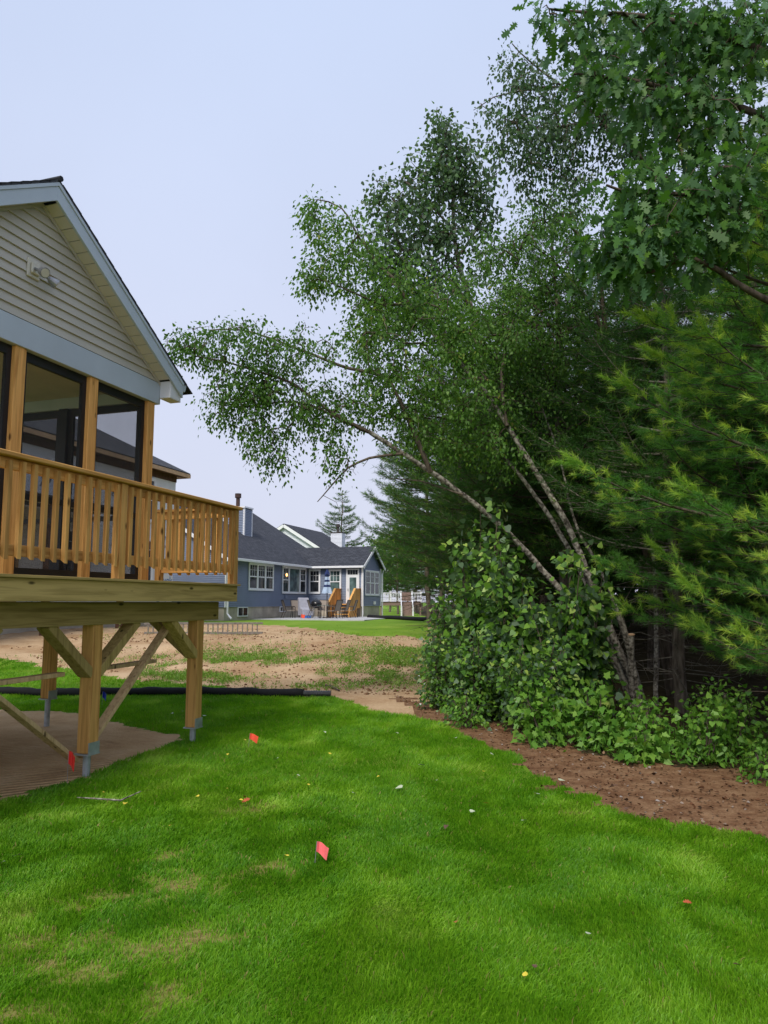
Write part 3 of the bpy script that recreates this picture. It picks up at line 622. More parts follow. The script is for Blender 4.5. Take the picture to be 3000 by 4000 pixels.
for sg in (1, -1):
    X = lambda d: AS + sg * d
    dE = HW + EO
    zt = lambda d: 5.948 - SL * d; zr = lambda d: 5.925 - SL * d; zb = lambda d: 5.72 - SL * d
    o = MB().prism([(X(-.0 + .002), TO - .024, zt(0)), (X(dE + .03), TO - .024, zt(dE + .03)), (X(dE + .03), TO - .024, zt(dE + .03) - .03), (X(.002), TO - .024, zt(0) - .03)], (0, 4.2, 0)).build('roof_slope', 'shingle_near', porch)
    uvroof(o, (0, 1, 0), (1.17, 0, 0))
    # shingle tabs standing proud along the rake edge
    for i in range(18):
        d = .05 + i * .14; tl = .008
        MB().prism([(X(d), TO - .03, zt(d) + .002), (X(d + .15), TO - .03, zt(d + .15) + .002 + tl), (X(d + .15), TO - .03, zt(d + .15) + .001)], (0, .5, 0)).build('shingle', 'shingle_near', porch)
    MB().prism([(X(0), TO - .012, zr(0)), (X(dE), TO - .012, zr(dE)), (X(dE), TO - .012, zb(dE)), (X(0), TO - .012, zb(0))], (0, .03, 0)).build('rake_board', 'grey_trim', porch, .003)
    MB().prism([(X(0), TO - .024, zr(0) - .001), (X(dE), TO - .024, zr(dE) - .001), (X(dE), TO - .024, zr(dE) - .045), (X(0), TO - .024, zr(0) - .045)], (0, .0115, 0)).build('drip_trim', 'grey_trim', porch, .002)
    n = 17
    for i in range(n):
        d0 = .03 + (dE - .30) * i / n; d1 = .03 + (dE - .30) * (i + 1) / n - .009
        MB().prism([(X(d0), TO + .019, zb(d0) + .012), (X(d1), TO + .019, zb(d1) + .012), (X(d1), TO + .019, zb(d1) + .004), (X(d0), TO + .019, zb(d0) + .004)], (0, PT - TO - .037, 0)).build('soffit_panel', 'cream', porch)
    MB().prism([(X(0), PT - .03, zb(0) + .003), (X(HW), PT - .03, zb(HW) + .003), (X(HW), PT - .03, zb(HW) - .035), (X(0), PT - .03, zb(0) - .035)], (0, .012, 0)).build('soffit_channel', 'beige_siding', porch)
    # boxed eave return
    xa, xb = sorted((X(HW - .03), X(dE - .002)))
    MB().prism([(X(HW - .02), TO + .02, 4.205), (X(dE - .002), TO + .02, 4.205), (X(dE - .002), TO + .02, zb(dE) + .02), (X(HW - .02), TO + .02, zb(HW - .02) + .02)], (0, PT - TO - .045, 0)).build('eave_return', 'white', porch, .003)
    MB().box(xa, xb, TO + .021, PT - .027, 4.196, 4.2045).build('return_soffit', 'cream', porch)
    xa, xb = sorted((X(HW + .004), X(dE - .004))); MB().box(xa, xb, PT + .165, 4.9, 4.215, 4.225).build('eave_soffit', 'cream', porch)
    xa, xb = sorted((X(dE + .002), X(dE + .11)))
    g = MB().prism([(X(dE + .002), TO - .008, 4.44), (X(dE + .002), TO - .008, 4.345), (X(dE + .045), TO - .008, 4.345), (X(dE + .07), TO - .008, 4.39), (X(dE + .075), TO - .008, 4.44)], (0, 4.1, 0)).build('gutter', 'grey_trim', porch)
MB().tube([(AS, TO - .05, 5.955), (AS, 4.9, 5.955)], .03, 6).build('ridge_cap', 'shingle_near', porch)
# flood light on the gable
fl = thing('floodlight', 'twin-head floodlight with square plate mounted on the beige gable siding', 'floodlight', (CX, CY, 0), RZ)
fs, fz = -2.62, 4.97
r_ = ray(130, 1052); U_ = np.array([sin(radians(18)), cos(radians(18)), 0]); V_ = np.array([-cos(radians(18)), sin(radians(18)), 0])
P0 = np.array([CX, CY, 0]) + V_ * (PT - .02); tt_ = np.dot(P0 - np.array([0, 0, EYE]), V_) / np.dot(r_, V_); hp = np.array([0, 0, EYE]) + r_ * tt_ - np.array([CX, CY, 0]); fs, fz = float(hp @ U_), float(hp[2])
MB().box(fs - .085, fs + .085, PT - .034, PT - .010, fz - .10, fz + .10).build('mounting_block', 'cream', fl, .008)
MB().box(fs - .055, fs + .055, PT - .060, PT - .0345, fz - .06, fz + .06).build('junction_cover', 'cream', fl, .01)
for dx, dr in ((-.02, (-.10, -.5, -.25)), (.06, (.75, -.55, -.55))):
    d = np.array(dr); d /= np.linalg.norm(d); p = np.array([fs + dx, PT - .062, fz - .01])
    h = MB().tube([p, p + d * .05, p + d * .09, p + d * .10, p + d * .16, p + d * .185], [.016, .016, .02, .034, .052, .054], 14).build('lamp_head', 'lamp_grey', fl, smooth=False)
    MB().tube([p + d * .1855, p + d * .189], .045, 14).build('lens', 'cream', h)

# ------------------------------------------------------------------ house pieces
def lapwall(parent, o, a, n, rng, z0, z1, mat, ex=.1016, prot=.036, name='siding'):
    o = np.array(o, float); a = np.array(a, float); n = np.array(n, float); m = MB(); z = z0; k = np.array([0, 0, 1.])
    while z < z1 - .005:
        zz = min(z + ex, z1); u0, u1 = rng(z); v0, v1 = rng(zz)
        if u1 - u0 < .02: break
        P = [o + a * u0 + n * prot + k * z, o + a * u1 + n * prot + k * z, o + a * v1 + n * .002 + k * zz, o + a * v0 + n * .002 + k * zz]
        m.add(P + [o + a * u0 + k * z, o + a * u1 + k * z], [(0, 1, 2, 3), (0, 4, 5, 1)]); z = zz
    return m.build(name, mat, parent)
def window(parent, o, a, n, u0, u1, z0, z1, units, grid=True, gl='glass', trim=.075, double=True):
    """white vinyl window group; units = relative widths"""
    o = tuple(np.array(o, float) + np.array(n, float) * .035)
    f = MB().obox(o, a, n, u0 - trim, u1 + trim, z0 - trim, z0, .0, .05).obox(o, a, n, u0 - trim, u1 + trim, z1, z1 + trim, .0, .05)
    f.obox(o, a, n, u0 - trim, u0, z0, z1, 0, .05).obox(o, a, n, u1, u1 + trim, z0, z1, 0, .05)
    tot = sum(units); u = u0; cells = []
    for i, q in enumerate(units):
        e = u + (u1 - u0) * q / tot
        if i < len(units) - 1: f.obox(o, a, n, e - .05, e + .05, z0, z1, 0, .049)
        cells.append((u + (.05 if i else 0), e - (.05 if i < len(units) - 1 else 0), q)); u = e
    w_ = f.build('window', 'white', parent)
    for c0, c1, q in cells:
        mid = (z0 + z1) / 2
        s_ = MB()
        for A in ((c0, c0 + .04, z0, z1), (c1 - .04, c1, z0, z1), (c0 + .04, c1 - .04, z0, z0 + .05), (c0 + .04, c1 - .04, z1 - .05, z1)): s_.obox(o, a, n, *A, .0, .034)
        if double and q < 1.5: s_.obox(o, a, n, c0 + .04, c1 - .04, mid - .03, mid + .03, 0, .036)
        if grid and q < 1.5:
            g = .018; ztop = z1 - .05; zl = mid + .03
            for i in (1, 2): x = c0 + .04 + (c1 - c0 - .08) * i / 3; s_.obox(o, a, n, x - g / 2, x + g / 2, zl, ztop, .018, .028)
            zm = (ztop + zl) / 2 + .03; s_.obox(o, a, n, c0 + .04, c1 - .04, zm - g / 2, zm + g / 2, .0185, .0285)
        s_.build('sash', 'white', w_)
        if double and q < 1.5:
            MB().obox(o, a, n, c0 + .04, c1 - .04, z0 + .05, mid - .03, .0155, .0165).build('pane', gl, w_); MB().obox(o, a, n, c0 + .04, c1 - .04, mid + .03, z1 - .05, .0155, .0165).build('pane', gl, w_)
        else: MB().obox(o, a, n, c0 + .04, c1 - .04, z0 + .05, z1 - .05, .0155, .0165).build('pane', 'glass_teal', w_)
    return w_
X_, Y_ = (1, 0, 0), (0, 1, 0); nX, nY = (-1, 0, 0), (0, -1, 0)

# ------------------------------------------------------------------ blue house
BX, BY = -4.76, 47.0; G0 = .55
bh = thing('blue_house', 'single-storey slate blue house with charcoal shingle roof and sunroom wing', 'house', (BX, BY, 0), RZ)
ZS, ZE, P_ = 1.33, 3.86, .62
SL0, SL1, TD = -10.3, 4.2, 13.0
MB().box(SL0 + .03, SL1, .03, TD, G0 - .4, ZS + .02).build('foundation', 'concrete', bh)
MB().box(.03, 3.62, -3.52, .0295, G0 - .4, ZS + .02).build('foundation', 'concrete', bh)
MB().box(SL0 + .02, SL1, .02, TD, ZS + .021, ZE).build('wall_core', 'blue_siding', bh); MB().box(.02, 3.62, -3.53, .0195, ZS + .021, ZE).build('wall_core', 'blue_siding', bh)
lapwall(bh, (0, .0, 0), X_, nY, lambda z: (SL0, -.002), ZS, ZE, 'blue_siding')
ridge_t = TD / 2; zr_ = ZE + P_ * ridge_t
gab = lambda z: (max(0, (z - ZE) / P_), TD - max(0, (z - ZE) / P_))
lapwall(bh, (SL0, 0, 0), Y_, nX, gab, ZS, zr_ - .1, 'blue_siding')
lapwall(bh, (0, 0, 0), Y_, nX, lambda z: (-3.55, -.016), ZS, ZE, 'blue_siding')
ga2 = lambda z: (max(0, (z - ZE) / P_), 3.64 - max(0, (z - ZE) / P_))
lapwall(bh, (0, -3.55, 0), X_, nY, ga2, ZS, ZE + P_ * 1.82 - .05, 'blue_siding')
MB().prism([(SL0 + .05, .05, ZE), (SL0 + .05, TD - .05, ZE), (SL0 + .05, ridge_t, zr_ - .04)], (SL1 - SL0 - .1, 0, 0)).build('attic_wall', 'blue_siding', bh)
MB().prism([(.05, -3.50, ZE), (3.57, -3.50, ZE), (1.81, -3.50, ZE + P_ * 1.82 - .1)], (0, 3.4, 0)).build('attic_wall', 'blue_siding', bh)
def slope(name, p, q, r_, s_, mat, parent, a, th=.06):
    nrm = np.cross(np.array(q) - np.array(p), np.array(s_) - np.array(p)); nrm = nrm / np.linalg.norm(nrm); nrm = nrm if nrm[2] > 0 else -nrm
    o = MB().prism([p, q, r_, s_], nrm * th).build(name, mat, parent); a = np.array(a, float); up = np.cross(nrm, a); uvroof(o, a, up); return o
OV = .32; zt_ = ZE + .06
slope('roof_slope', (SL0 - .25, -OV, zt_ - P_ * OV), (SL1 + .25, -OV, zt_ - P_ * OV), (SL1 + .25, ridge_t, zt_ + P_ * ridge_t), (SL0 - .25, ridge_t, zt_ + P_ * ridge_t), 'shingle', bh, X_)
slope('roof_slope', (SL0 - .25, TD + OV, zt_ - P_ * OV), (SL1 + .25, TD + OV, zt_ - P_ * OV), (SL1 + .25, ridge_t, zt_ + P_ * ridge_t), (SL0 - .25, ridge_t, zt_ + P_ * ridge_t), 'shingle', bh, X_)
rs = 1.82; zrs = zt_ + P_ * rs + .03; tb = 1.95
slope('roof_slope', (-OV, -3.8, zrs - P_ * (rs + OV)), (-OV, -.05, zrs - P_ * (rs + OV)), (rs, tb + .4, zrs), (rs, -3.8, zrs), 'shingle', bh, Y_)
slope('roof_slope', (3.64 + OV, -3.8, zrs - P_ * (rs + OV)), (3.64 + OV, -.05, zrs - P_ * (rs + OV)), (rs, tb + .4, zrs), (rs, -3.8, zrs), 'shingle', bh, Y_)
# gutters, rakes, downspouts
MB().box(SL0 - .25, -OV - .002, -OV - .11, -OV - .005, ZE - .20, ZE - .07).build('gutter', 'white', bh, .01)
MB().box(-OV - .11, -OV - .005, -3.8, -OV - .0005, ZE - .20, ZE - .07).build('gutter', 'white', bh, .01)
MB().box(SL0, -.02, -OV, -.02, ZE - .14, ZE - .12).build('soffit', 'white', bh)
def rake(pa, pb, h=.17, w_=.04):
    MB().bar(pa, pb, w_, h).build('rake_board', 'white', bh)
rake((-OV, -3.82, zrs - P_ * (rs + OV) - .07), (rs, -3.82, zrs - .07)); rake((3.64 + OV, -3.82, zrs - P_ * (rs + OV) - .07), (rs, -3.82, zrs - .07))
rake((SL0 - .27, -OV, zt_ - P_ * OV - .07), (SL0 - .27, ridge_t, zt_ + P_ * ridge_t - .07)); rake((SL1 + .27, -OV, zt_ - P_ * OV - .07), (SL1 + .27, ridge_t, zt_ + P_ * ridge_t - .07))
MB().box(-.06, .07, -3.62, -3.555, ZS - .02, ZE - .15).build('corner_trim', 'white', bh); MB().box(3.58, 3.70, -3.62, -3.555, ZS - .02, ZE - .1).build('corner_trim', 'white', bh)
MB().tube([(-.3, -3.7, ZE - .2), (-.12, -3.68, ZE - .5), (-.10, -3.67, G0 + .25), (-.25, -3.7, G0 + .12)], .045, 6).build('downspout', 'white', bh)
MB().tube([(3.9, -3.7, ZE - .2), (3.75, -3.67, ZE - .5), (3.75, -3.67, G0 + .12)], .045, 6).build('downspout', 'white', bh)
MB().box(SL0 - .03, SL0 + .12, -.06, -.016, ZS - .02, ZE - .1).build('corner_trim', 'white', bh)
MB().tube([(SL0 + .1, -.25, ZE - .2), (SL0 + .15, -.10, ZE - .6), (SL0 + .15, -.10, G0 + .45), (SL0 - .05, -.45, G0 + .2)], .05, 6).build('downspout', 'white', bh)
window(bh, (0, 0, 0), X_, nY, -7.86, -5.1, 2.27, 3.60, (1, 1, 1))
w2 = window(bh, (0, 0, 0), X_, nY, -3.80, -.60, 2.14, 3.60, (1, 1.9, 1))
MB().tube([(-3.32, -.075, 3.16), (-3.32, -.02, 3.16)], .09, 10).build('globe_lamp', 'bulb', bh)
window(bh, (0, 0, 0), Y_, nX, -.76, -.12, 2.16, 3.55, (1,)); window(bh, (0, 0, 0), Y_, nX, -2.16, -1.47, 2.13, 3.53, (1,), gl='glass_teal')
window(bh, (0, -3.55, 0), X_, nY, .62, 3.2, 2.05, 3.5, (1, 1, 1))
for a_, b_, z0_ in ((-8.9, -7.95, .88), (-4.0, -3.4, 1.06)):
    MB().box(a_ - .06, b_ + .06, -.03, .0285, z0_ - .05, ZS - .01).build('basement_window', 'white', bh); MB().box(a_, (a_ + b_) / 2 - .03, -.034, -.031, z0_, ZS - .05).build('pane', 'glass', bh); MB().box((a_ + b_) / 2 + .03, b_, -.034, -.031, z0_, ZS - .05).build('pane', 'glass', bh)
# door with transom
dr = MB().obox((-.035, 0, 0), Y_, nX, -3.42, -2.56, 1.50, 3.62, 0, .04).build('door_frame', 'white', bh)
MB().obox((-.035, 0, 0), Y_, nX, -3.34, -2.64, 1.52, 3.18, .041, .06).build('door', 'door_white', dr)
MB().obox((-.035, 0, 0), Y_, nX, -3.24, -2.80, 1.75, 3.08, .061, .066).build('door_pane', 'glass_teal', dr)
for i in range(4): MB().obox((-.035, 0, 0), Y_, nX, -3.32 + .168 * i, -3.32 + .168 * i + .15, 3.26, 3.54, .041, .05).build('transom_pane', 'glass', dr)
MB().obox((-.035, 0, 0), Y_, nX, -2.73, -2.68, 2.25, 2.40, .061, .09).build('door_handle', 'steel', dr)
MB().box(-3.62, -3.22, -.14, -.02, 3.62, 3.70).build('wall_lamp', 'white', bh, .02); MB().box(-3.5, -3.3, -.08, -.016, 1.80, 2.0).build('vent_hood', 'blue_siding', bh); MB().box(2.2, 2.45, -3.66, -3.57, 1.42, 1.62).build('vent_hood', 'white', bh)
# chimney
ch = MB().box(-3.9, -3.0, 2.5, 3.9, 5.0, 7.15).build('chimney', 'blue_siding', bh)
m_ = lapwall(ch, (-3.9, 0, 0), Y_, nX, lambda z: (2.5, 3.9), 5.0, 7.15, 'blue_siding'); lapwall(ch, (0, 2.5, 0), X_, nY, lambda z: (-3.9, -3.0), 5.0, 7.15, 'blue_siding')
for x, y in ((-3.93, 2.47), (-3.02, 2.47), (-3.93, 3.82)): MB().box(x, x + .10, y, y + .10, 5.0, 7.16).build('corner_trim', 'white', ch)
MB().box(-4.0, -2.92, 2.42, 4.0, 7.165, 7.26).build('chimney_cap', 'white', ch); MB().tube([(-3.45, 3.2, 7.25), (-3.45, 3.2, 7.85)], .12, 10).build('flue', 'rust', ch); MB().tube([(-3.45, 3.2, 7.86), (-3.45, 3.2, 8.12)], .19, 10).build('flue_cap', 'rust', ch)
# wooden entry steps, attached to the sunroom
st = thing('entry_steps', 'golden wood steps with solid board sides below the blue house door', 'steps', (BX, BY, 0), RZ)
zf = 1.47; MB().box(-1.0, -.02, -3.45, -2.25, zf - .06, zf).build('landing', 'wood_t', st)
for i in range(4): MB().box(-1.0 - .26 * (i + 1), -1.0 - .26 * i + .02, -3.42, -2.28, zf - .2 * (i + 1) - .045, zf - .2 * (i + 1)).build('tread', 'wood_t', st)
for ty in (-2.22, -3.50):
    for i in range(10):
        s1 = -.04 - .205 * i; s0 = s1 - .196; top = lambda s: 2.36 if s > -1.0 else 2.36 - .80 * (-1.0 - s)
        MB().prism([(s0, ty, G0 + .1 if i > 4 else 1.2), (s1, ty, G0 + .1 if i > 4 else 1.2), (s1, ty, top(s1)), (s0, ty, top(s0))], (0, .03, 0)).build('side_board', 'wood_z', st)
    MB().bar((-.03, ty + .015, 2.385), (-1.0, ty + .015, 2.385), .12, .035).build('hand_rail', 'wood_s', st); MB().bar((-1.0, ty + .015, 2.385), (-2.09, ty + .015, 1.52), .12, .035).build('hand_rail', 'wood_s', st)
    for x in (-.95, -2.05): MB().box(x - .05, x + .05, ty - .075, ty - .003, G0, 1.46).build('step_post', 'wood_z', st)
pat = MB().box(-7.5, -.05, -6.4, -.06, G0 - .2, .685).build('patio', 'patio'); pat.location = (BX, BY, 0); pat.rotation_euler = (0, 0, RZ); pat['kind'] = 'structure'

# ------------------------------------------------------------------ patio furniture
PZ = .686
def onpat(px, Y): p = at(px, 2400, Y); return (p[0], p[1], PZ)
def chair(px, Y, rz, label, cover=None):
    c = thing('patio_chair', label, 'chair', onpat(px, Y), rz, 'sling chairs on the patio')
    w_ = .28
    MB().bar((-.24, 0, .42), (.24, 0, .40), .03, .50, (0, 1, 0)).build('seat', cover or 'sling', c); MB().bar((-.23, 0, .43), (-.40, 0, .98), .50, .03, (1, 0, .3)).build('backrest', cover or 'sling', c)
    for y in (-w_, w_):
        MB().tube([(.26, y, 0), (.27, y, .60), (.20, y, .64), (-.30, y, .63)], .022, 5).build('arm_frame', 'bronze', c)
        MB().tube([(-.42, y, 0), (-.24, y, .42), (-.42, y, 1.0)], .022, 5).build('leg', 'bronze', c)
    MB().tube([(-.42, -w_, .99), (-.42, w_, .99)], .022, 5).build('top_bar', 'bronze', c)
    return c
A9 = radians(90)
chair(1130, 42.2, radians(20), 'bronze sling patio chair seen side-on, set apart by the basement window'); chair(1163, 43.2, radians(-60), 'tan sling patio chair between the lone chair and the grey covered chair')
chair(1232, 41.2, radians(15), 'sling patio chair at the table, on the grill side')
chair(1262, 43.8, radians(-90), 'sling patio chair facing out beyond the umbrella pole'); chair(1303, 41.2, radians(150), 'sling patio chair turned towards the umbrella table from the steps side'); chair(1337, 42.3, radians(165), 'tall-backed sling patio chair in front of the wood steps'); chair(1366, 43.2, radians(170), 'sling patio chair against the post of the wood steps')
cv = thing('covered_chair', 'reclining chair under a grey cloth cover with a blue tub below', 'chair', onpat(1193, 42.8), radians(-60))
MB().prism([(-.35, -.32, .12), (.38, -.32, .12), (.34, -.32, .48), (-.05, -.32, .56), (-.25, -.32, 1.12), (-.42, -.32, 1.14)], (0, .64, 0)).build('cloth_cover', 'grey_cover', cv, .03)
for x, y in ((-.3, -.26), (.33, -.26), (-.3, .26), (.33, .26)): MB().tube([(x, y, 0), (x, y, .14)], .02, 5).build('leg', 'bronze', cv)
tb_ = thing('storage_tub', 'small blue plastic tub on the patio before the covered chair', 'tub', onpat(1195, 41.9), 0); MB().box(-.28, .28, -.15, .15, 0, .10).build('tub_body', 'blue_tub', tb_, .02); MB().box(-.30, .30, -.17, .17, .10, .125).build('tub_lid', 'blue_tub', tb_, .01)
gr = thing('kettle_grill', 'black kettle grill against the blue wall', 'grill', onpat(1235, 43.6), 0)
MB().tube([(0, 0, .52), (0, 0, .58), (0, 0, .70), (0, 0, .78), (0, 0, .80), (0, 0, .92), (0, 0, 1.0), (0, 0, 1.03)], [.10, .22, .31, .33, .33, .27, .14, .02], 16).build('bowl_and_lid', 'grill', gr, smooth=True)
for a in (0, 2.1, 4.2): MB().tube([(.2 * cos(a), .2 * sin(a), .6), (.34 * cos(a), .34 * sin(a), 0)], .014, 5).build('leg', 'steel', gr)
MB().tube([(-.06, 0, 1.03), (-.05, 0, 1.08), (.05, 0, 1.08), (.06, 0, 1.03)], .012, 5).build('handle', 'grill', gr)
tbl = thing('patio_table', 'round glass-topped patio table with the umbrella pole through it', 'table', onpat(1277, 42.0), 0)
MB().tube([(0, 0, .70), (0, 0, .725)], .55, 20).build('table_top', 'glass_teal', tbl)
for a in (.5, 2.07, 3.64, 5.2): MB().tube([(.42 * cos(a), .42 * sin(a), 0), (.36 * cos(a), .36 * sin(a), .70)], .02, 5).build('leg', 'bronze', tbl)
um = thing('patio_umbrella', 'closed navy and pale blue striped umbrella on the patio', 'umbrella', onpat(1277, 42.0), 0)
MB().tube([(0, 0, .03), (0, 0, 2.75)], .025, 8).build('pole', 'bronze', um); MB().tube([(0, 0, 0), (0, 0, .05), (0, 0, .06)], [.26, .24, .05], 14).build('base', 'bronze', um)
for z0_, z1_, r0_, r1_, mt in ((2.42, 2.72, .16, .03, 'navy'), (2.30, 2.42, .12, .17, 'navy'), (2.12, 2.30, .14, .11, 'pale_blue'), (2.02, 2.12, .15, .14, 'navy'), (1.84, 2.02, .17, .14, 'pale_blue'), (1.72, 1.84, .20, .17, 'navy'), (1.36, 1.72, .30, .20, 'pale_blue')):
    n_ = 12; m = MB(); vs = []
    for zz, rr in ((z0_, r0_), (z1_, r1_)):
        for i in range(n_): q = rr * (1.12 if i % 2 else .8); vs.append((q * cos(2 * pi * i / n_), q * sin(2 * pi * i / n_), zz + (.03 if (i % 2 and zz == z0_) else 0)))
    m.add(vs, [(i, (i + 1) % n_, n_ + (i + 1) % n_, n_ + i) for i in range(n_)] + [tuple(range(n_, 2 * n_))]); m.build('canopy_fold', mt, um)

# ------------------------------------------------------------------ white house beyond and its deck
w0 = at(1108, 2366, 72); WZ = float(at(1108, 2052, 72)[2])
wh = thing('white_house', 'white sided house with dark roof rising behind the blue house', 'house', (w0[0], w0[1], 0), RZ)
hw_, p2 = 4.3, .62; ez = WZ - p2 * hw_
MB().box(.03, 9, -hw_ + .03, hw_, .2, ez).build('wall', 'white_siding', wh)
lapwall(wh, (0, 0, 0), Y_, nX, lambda z: (-hw_ + max(0, (z - ez) / p2), hw_ - max(0, (z - ez) / p2)), 1.2, WZ - .2, 'white_siding', .14)
MB().prism([(.03, -hw_, ez), (.03, hw_, ez), (.03, 0, WZ - .1)], (8.9, 0, 0)).build('attic_wall', 'white_siding', wh)
for sg in (-1, 1):
    slope('roof_slope', (-.3, sg * (hw_ + .4), ez - p2 * .4 + .05), (9.3, sg * (hw_ + .4), ez - p2 * .4 + .05), (9.3, 0, WZ + .05), (-.3, 0, WZ + .05), 'shingle', wh, X_, .1)
    MB().bar((-.33, sg * (hw_ + .4), ez - p2 * .4 - .06), (-.33, 0, WZ - .06), .06, .28).build('rake_board', 'white', wh)
wc0 = at(850 + 918 / 2.074, 2100, 78)
wch = MB(); p_ = np.array([wc0[0], wc0[1], 0]) - np.array([w0[0], w0[1], 0]); cs, ct = float(p_ @ U_), float(p_ @ V_)
c_ = MB().box(cs, cs + .9, ct - 1.25, ct, 2.5, 8.75).build('chimney', 'white_siding', wh); lapwall(c_, (cs, 0, 0), Y_, nX, lambda z: (ct - 1.25, ct), 4.0, 8.75, 'white_siding', .14); lapwall(c_, (0, ct - 1.25, 0), X_, nY, lambda z: (cs, cs + .9), 4.0, 8.75, 'white_siding', .14)
MB().box(cs - .06, cs + .96, ct - 1.31, ct + .06, 8.76, 8.85).build('chimney_cap', 'bronze', c_); MB().tube([(cs + .45, ct - .62, 8.85), (cs + .45, ct - .62, 9.4)], .13, 8).build('flue', 'bronze', c_); MB().tube([(cs + .45, ct - .62, 9.41), (cs + .45, ct - .62, 9.75)], .22, 8).build('flue_cap', 'bronze', c_)
# far deck with white railing
q0 = at(1490, 2366, 55); fd = thing('white_railed_deck', 'brown composite deck with white railing and stairs past the sunroom', 'deck', (q0[0], q0[1], 0), 0)
L1, L2, L3 = 1.43, 2.25, 2.9; zf = 1.60; gz = .52
MB().box(-.2, L3, .0, 3, zf - .28, zf - .03).build('rim', 'composite', fd); MB().box(-.2, L3 + .05, -.05, 3.05, zf - .03, zf).build('floor', 'composite', fd)
def rail(a, b_, y, nb):
    MB().box(a, b_, y, y + .06, zf + .60, zf + .66).build('top_rail', 'white', fd); MB().box(a, b_, y + .01, y + .05, zf + .06, zf + .10).build('bottom_rail', 'white', fd)
    for i in range(nb): x = a + (b_ - a) * (i + .5) / nb; MB().box(x - .018, x + .018, y + .012, y + .048, zf + .10, zf + .60).build('baluster', 'white', fd)
rail(0.0, L1, 0, 12); rail(L2, L3, 0, 6)
for x in (.66, L1, L2, L3): MB().box(x - .06, x + .06, -.02, .10, zf, zf + .74).box(x - .08, x + .08, -.04, .12, zf + .74, zf + .78).build('rail_post', 'white', fd)
for i in range(6): MB().box(L1 + .05, L2 - .05, -.28 * (i + 1), -.28 * i, zf - .17 * (i + 1) - .04, zf - .17 * (i + 1)).box(L1 + .05, L2 - .05, -.28 * i - .02, -.28 * i, zf - .17 * (i + 1), zf - .17 * i - .041).build('stair_tread', 'composite', fd)
for x in (L1, L2):
    MB().bar((x, 0, zf + .64), (x, -1.7, zf - .38), .06, .07).build('stair_rail', 'white', fd); MB().box(x - .055, x + .055, -1.78, -1.67, gz - .1, zf - .30).build('stair_post', 'white', fd)
    for i in range(6): yy = -.25 * (i + 1); MB().box(x - .018, x + .018, yy - .018, yy + .018, zf - .6 * .25 * (i + 1) - .05, zf + .6 - .6 * .25 * (i + 1)).build('baluster', 'white', fd)
for x in (-.1, L3 - .1): MB().box(x, x + .12, .1, .22, gz - .2, zf - .281).build('post', 'composite', fd)
fc = thing('deck_armchair', 'brown wicker armchair standing on the white railed deck', 'chair', (q0[0] + 1.85, q0[1] + 1.2, zf), 0)
MB().box(-.35, .35, -.3, .3, 0.05, .42).build('seat', 'composite', fc); MB().box(-.35, .35, .2, .34, .42, .72).build('backrest', 'composite', fc)
for x in (-.35, .25): MB().box(x, x + .1, -.3, .19, .42, .62).build('armrest', 'composite', fc)

# ------------------------------------------------------------------ house under construction
EY = 32.0; e0 = at(671, 2350, EY); ezv = float(at(702, 1858, EY + .3)[2])
uh = thing('unfinished_house', 'house under construction in white house wrap with raw wood fascia', 'house', (e0[0], e0[1], 0), RZ)
MB().box(-18, 0, .0, 12, 1.15, ezv - .05).build('wall', 'wrap', uh); MB().box(-17.95, -.05, .05, 11.95, .3, 1.149).build('foundation', 'concrete', uh)
ov = .42; z_ = ezv; k_ = 6.4; pc = .58
slope('roof_slope', (-18.4, -ov, z_), (ov, -ov, z_), (ov - k_, -ov + k_, z_ + pc * k_), (-18.4, -ov + k_, z_ + pc * k_), 'shingle_near', uh, X_, .08)
slope('roof_slope', (ov, -ov, z_), (ov, 12 + ov, z_), (ov - k_, -ov + k_, z_ + pc * k_), (ov - k_, -ov + k_ + .01, z_ + pc * k_), 'shingle_near', uh, Y_, .08)
MB().box(-18.4, ov, -ov - .03, -ov, z_ - .13, z_ + .03).build('fascia', 'raw_fascia', uh); MB().box(ov, ov + .03, -ov - .03, 12.4, z_ - .13, z_ + .03).build('fascia', 'raw_fascia', uh)
MB().box(-18.0, ov - .02, -ov, -.01, z_ - .08, z_ - .05).build('soffit', 'red_brown', uh); MB().box(-18, .02, -.03, -.002, z_ - .36, z_ - .081).build('frieze', 'red_brown', uh)
for a_, z0_ in ((-2.6, 2.4), (-2.6, 4.9), (-6.6, 2.4), (-10.6, 4.8)): window(uh, (0, 0, 0), X_, nY, a_, a_ + 1.0, z0_, z0_ + 1.7, (1,))
MB().box(-16.5, -8.6, -.035, -.004, 1.2, 4.0).build('sheathing', 'osb', uh)
for i in range(3): MB().box(-15.8 + 2.3 * i, -14.4 + 2.3 * i, -.05, -.036, 1.6, 3.7).build('opening', 'glass', uh)
MB().box(-16.8, -5.6, -1.9, -1.78, 4.55, 4.72).build('ledger', 'white', uh)
for x in (-16.6, -13, -9.3, -5.8): MB().box(x - .09, x + .09, -1.9, -1.72, .4, 4.55).build('post', 'red_brown', uh)
MB().box(-16.8, -5.6, -1.95, -.06, 4.73, 4.82).build('porch_roof', 'shingle_near', uh)
def text(body, size, s, z, mat, parent):
    cu = bpy.data.curves.new('lettering', 'FONT'); cu.body = body; cu.size = size; cu.extrude = .002
    t_ = bpy.data.objects.new('tmp', cu); COL.objects.link(t_); dg = bpy.context.evaluated_depsgraph_get(); me = bpy.data.meshes.new_from_object(t_.evaluated_get(dg)); bpy.data.objects.remove(t_)
    me.materials.clear(); me.materials.append(M[mat]); o = bpy.data.objects.new('lettering', me); link(o, parent); o.location = (s, -.006, z); o.rotation_euler = (pi / 2, 0, 0); return o
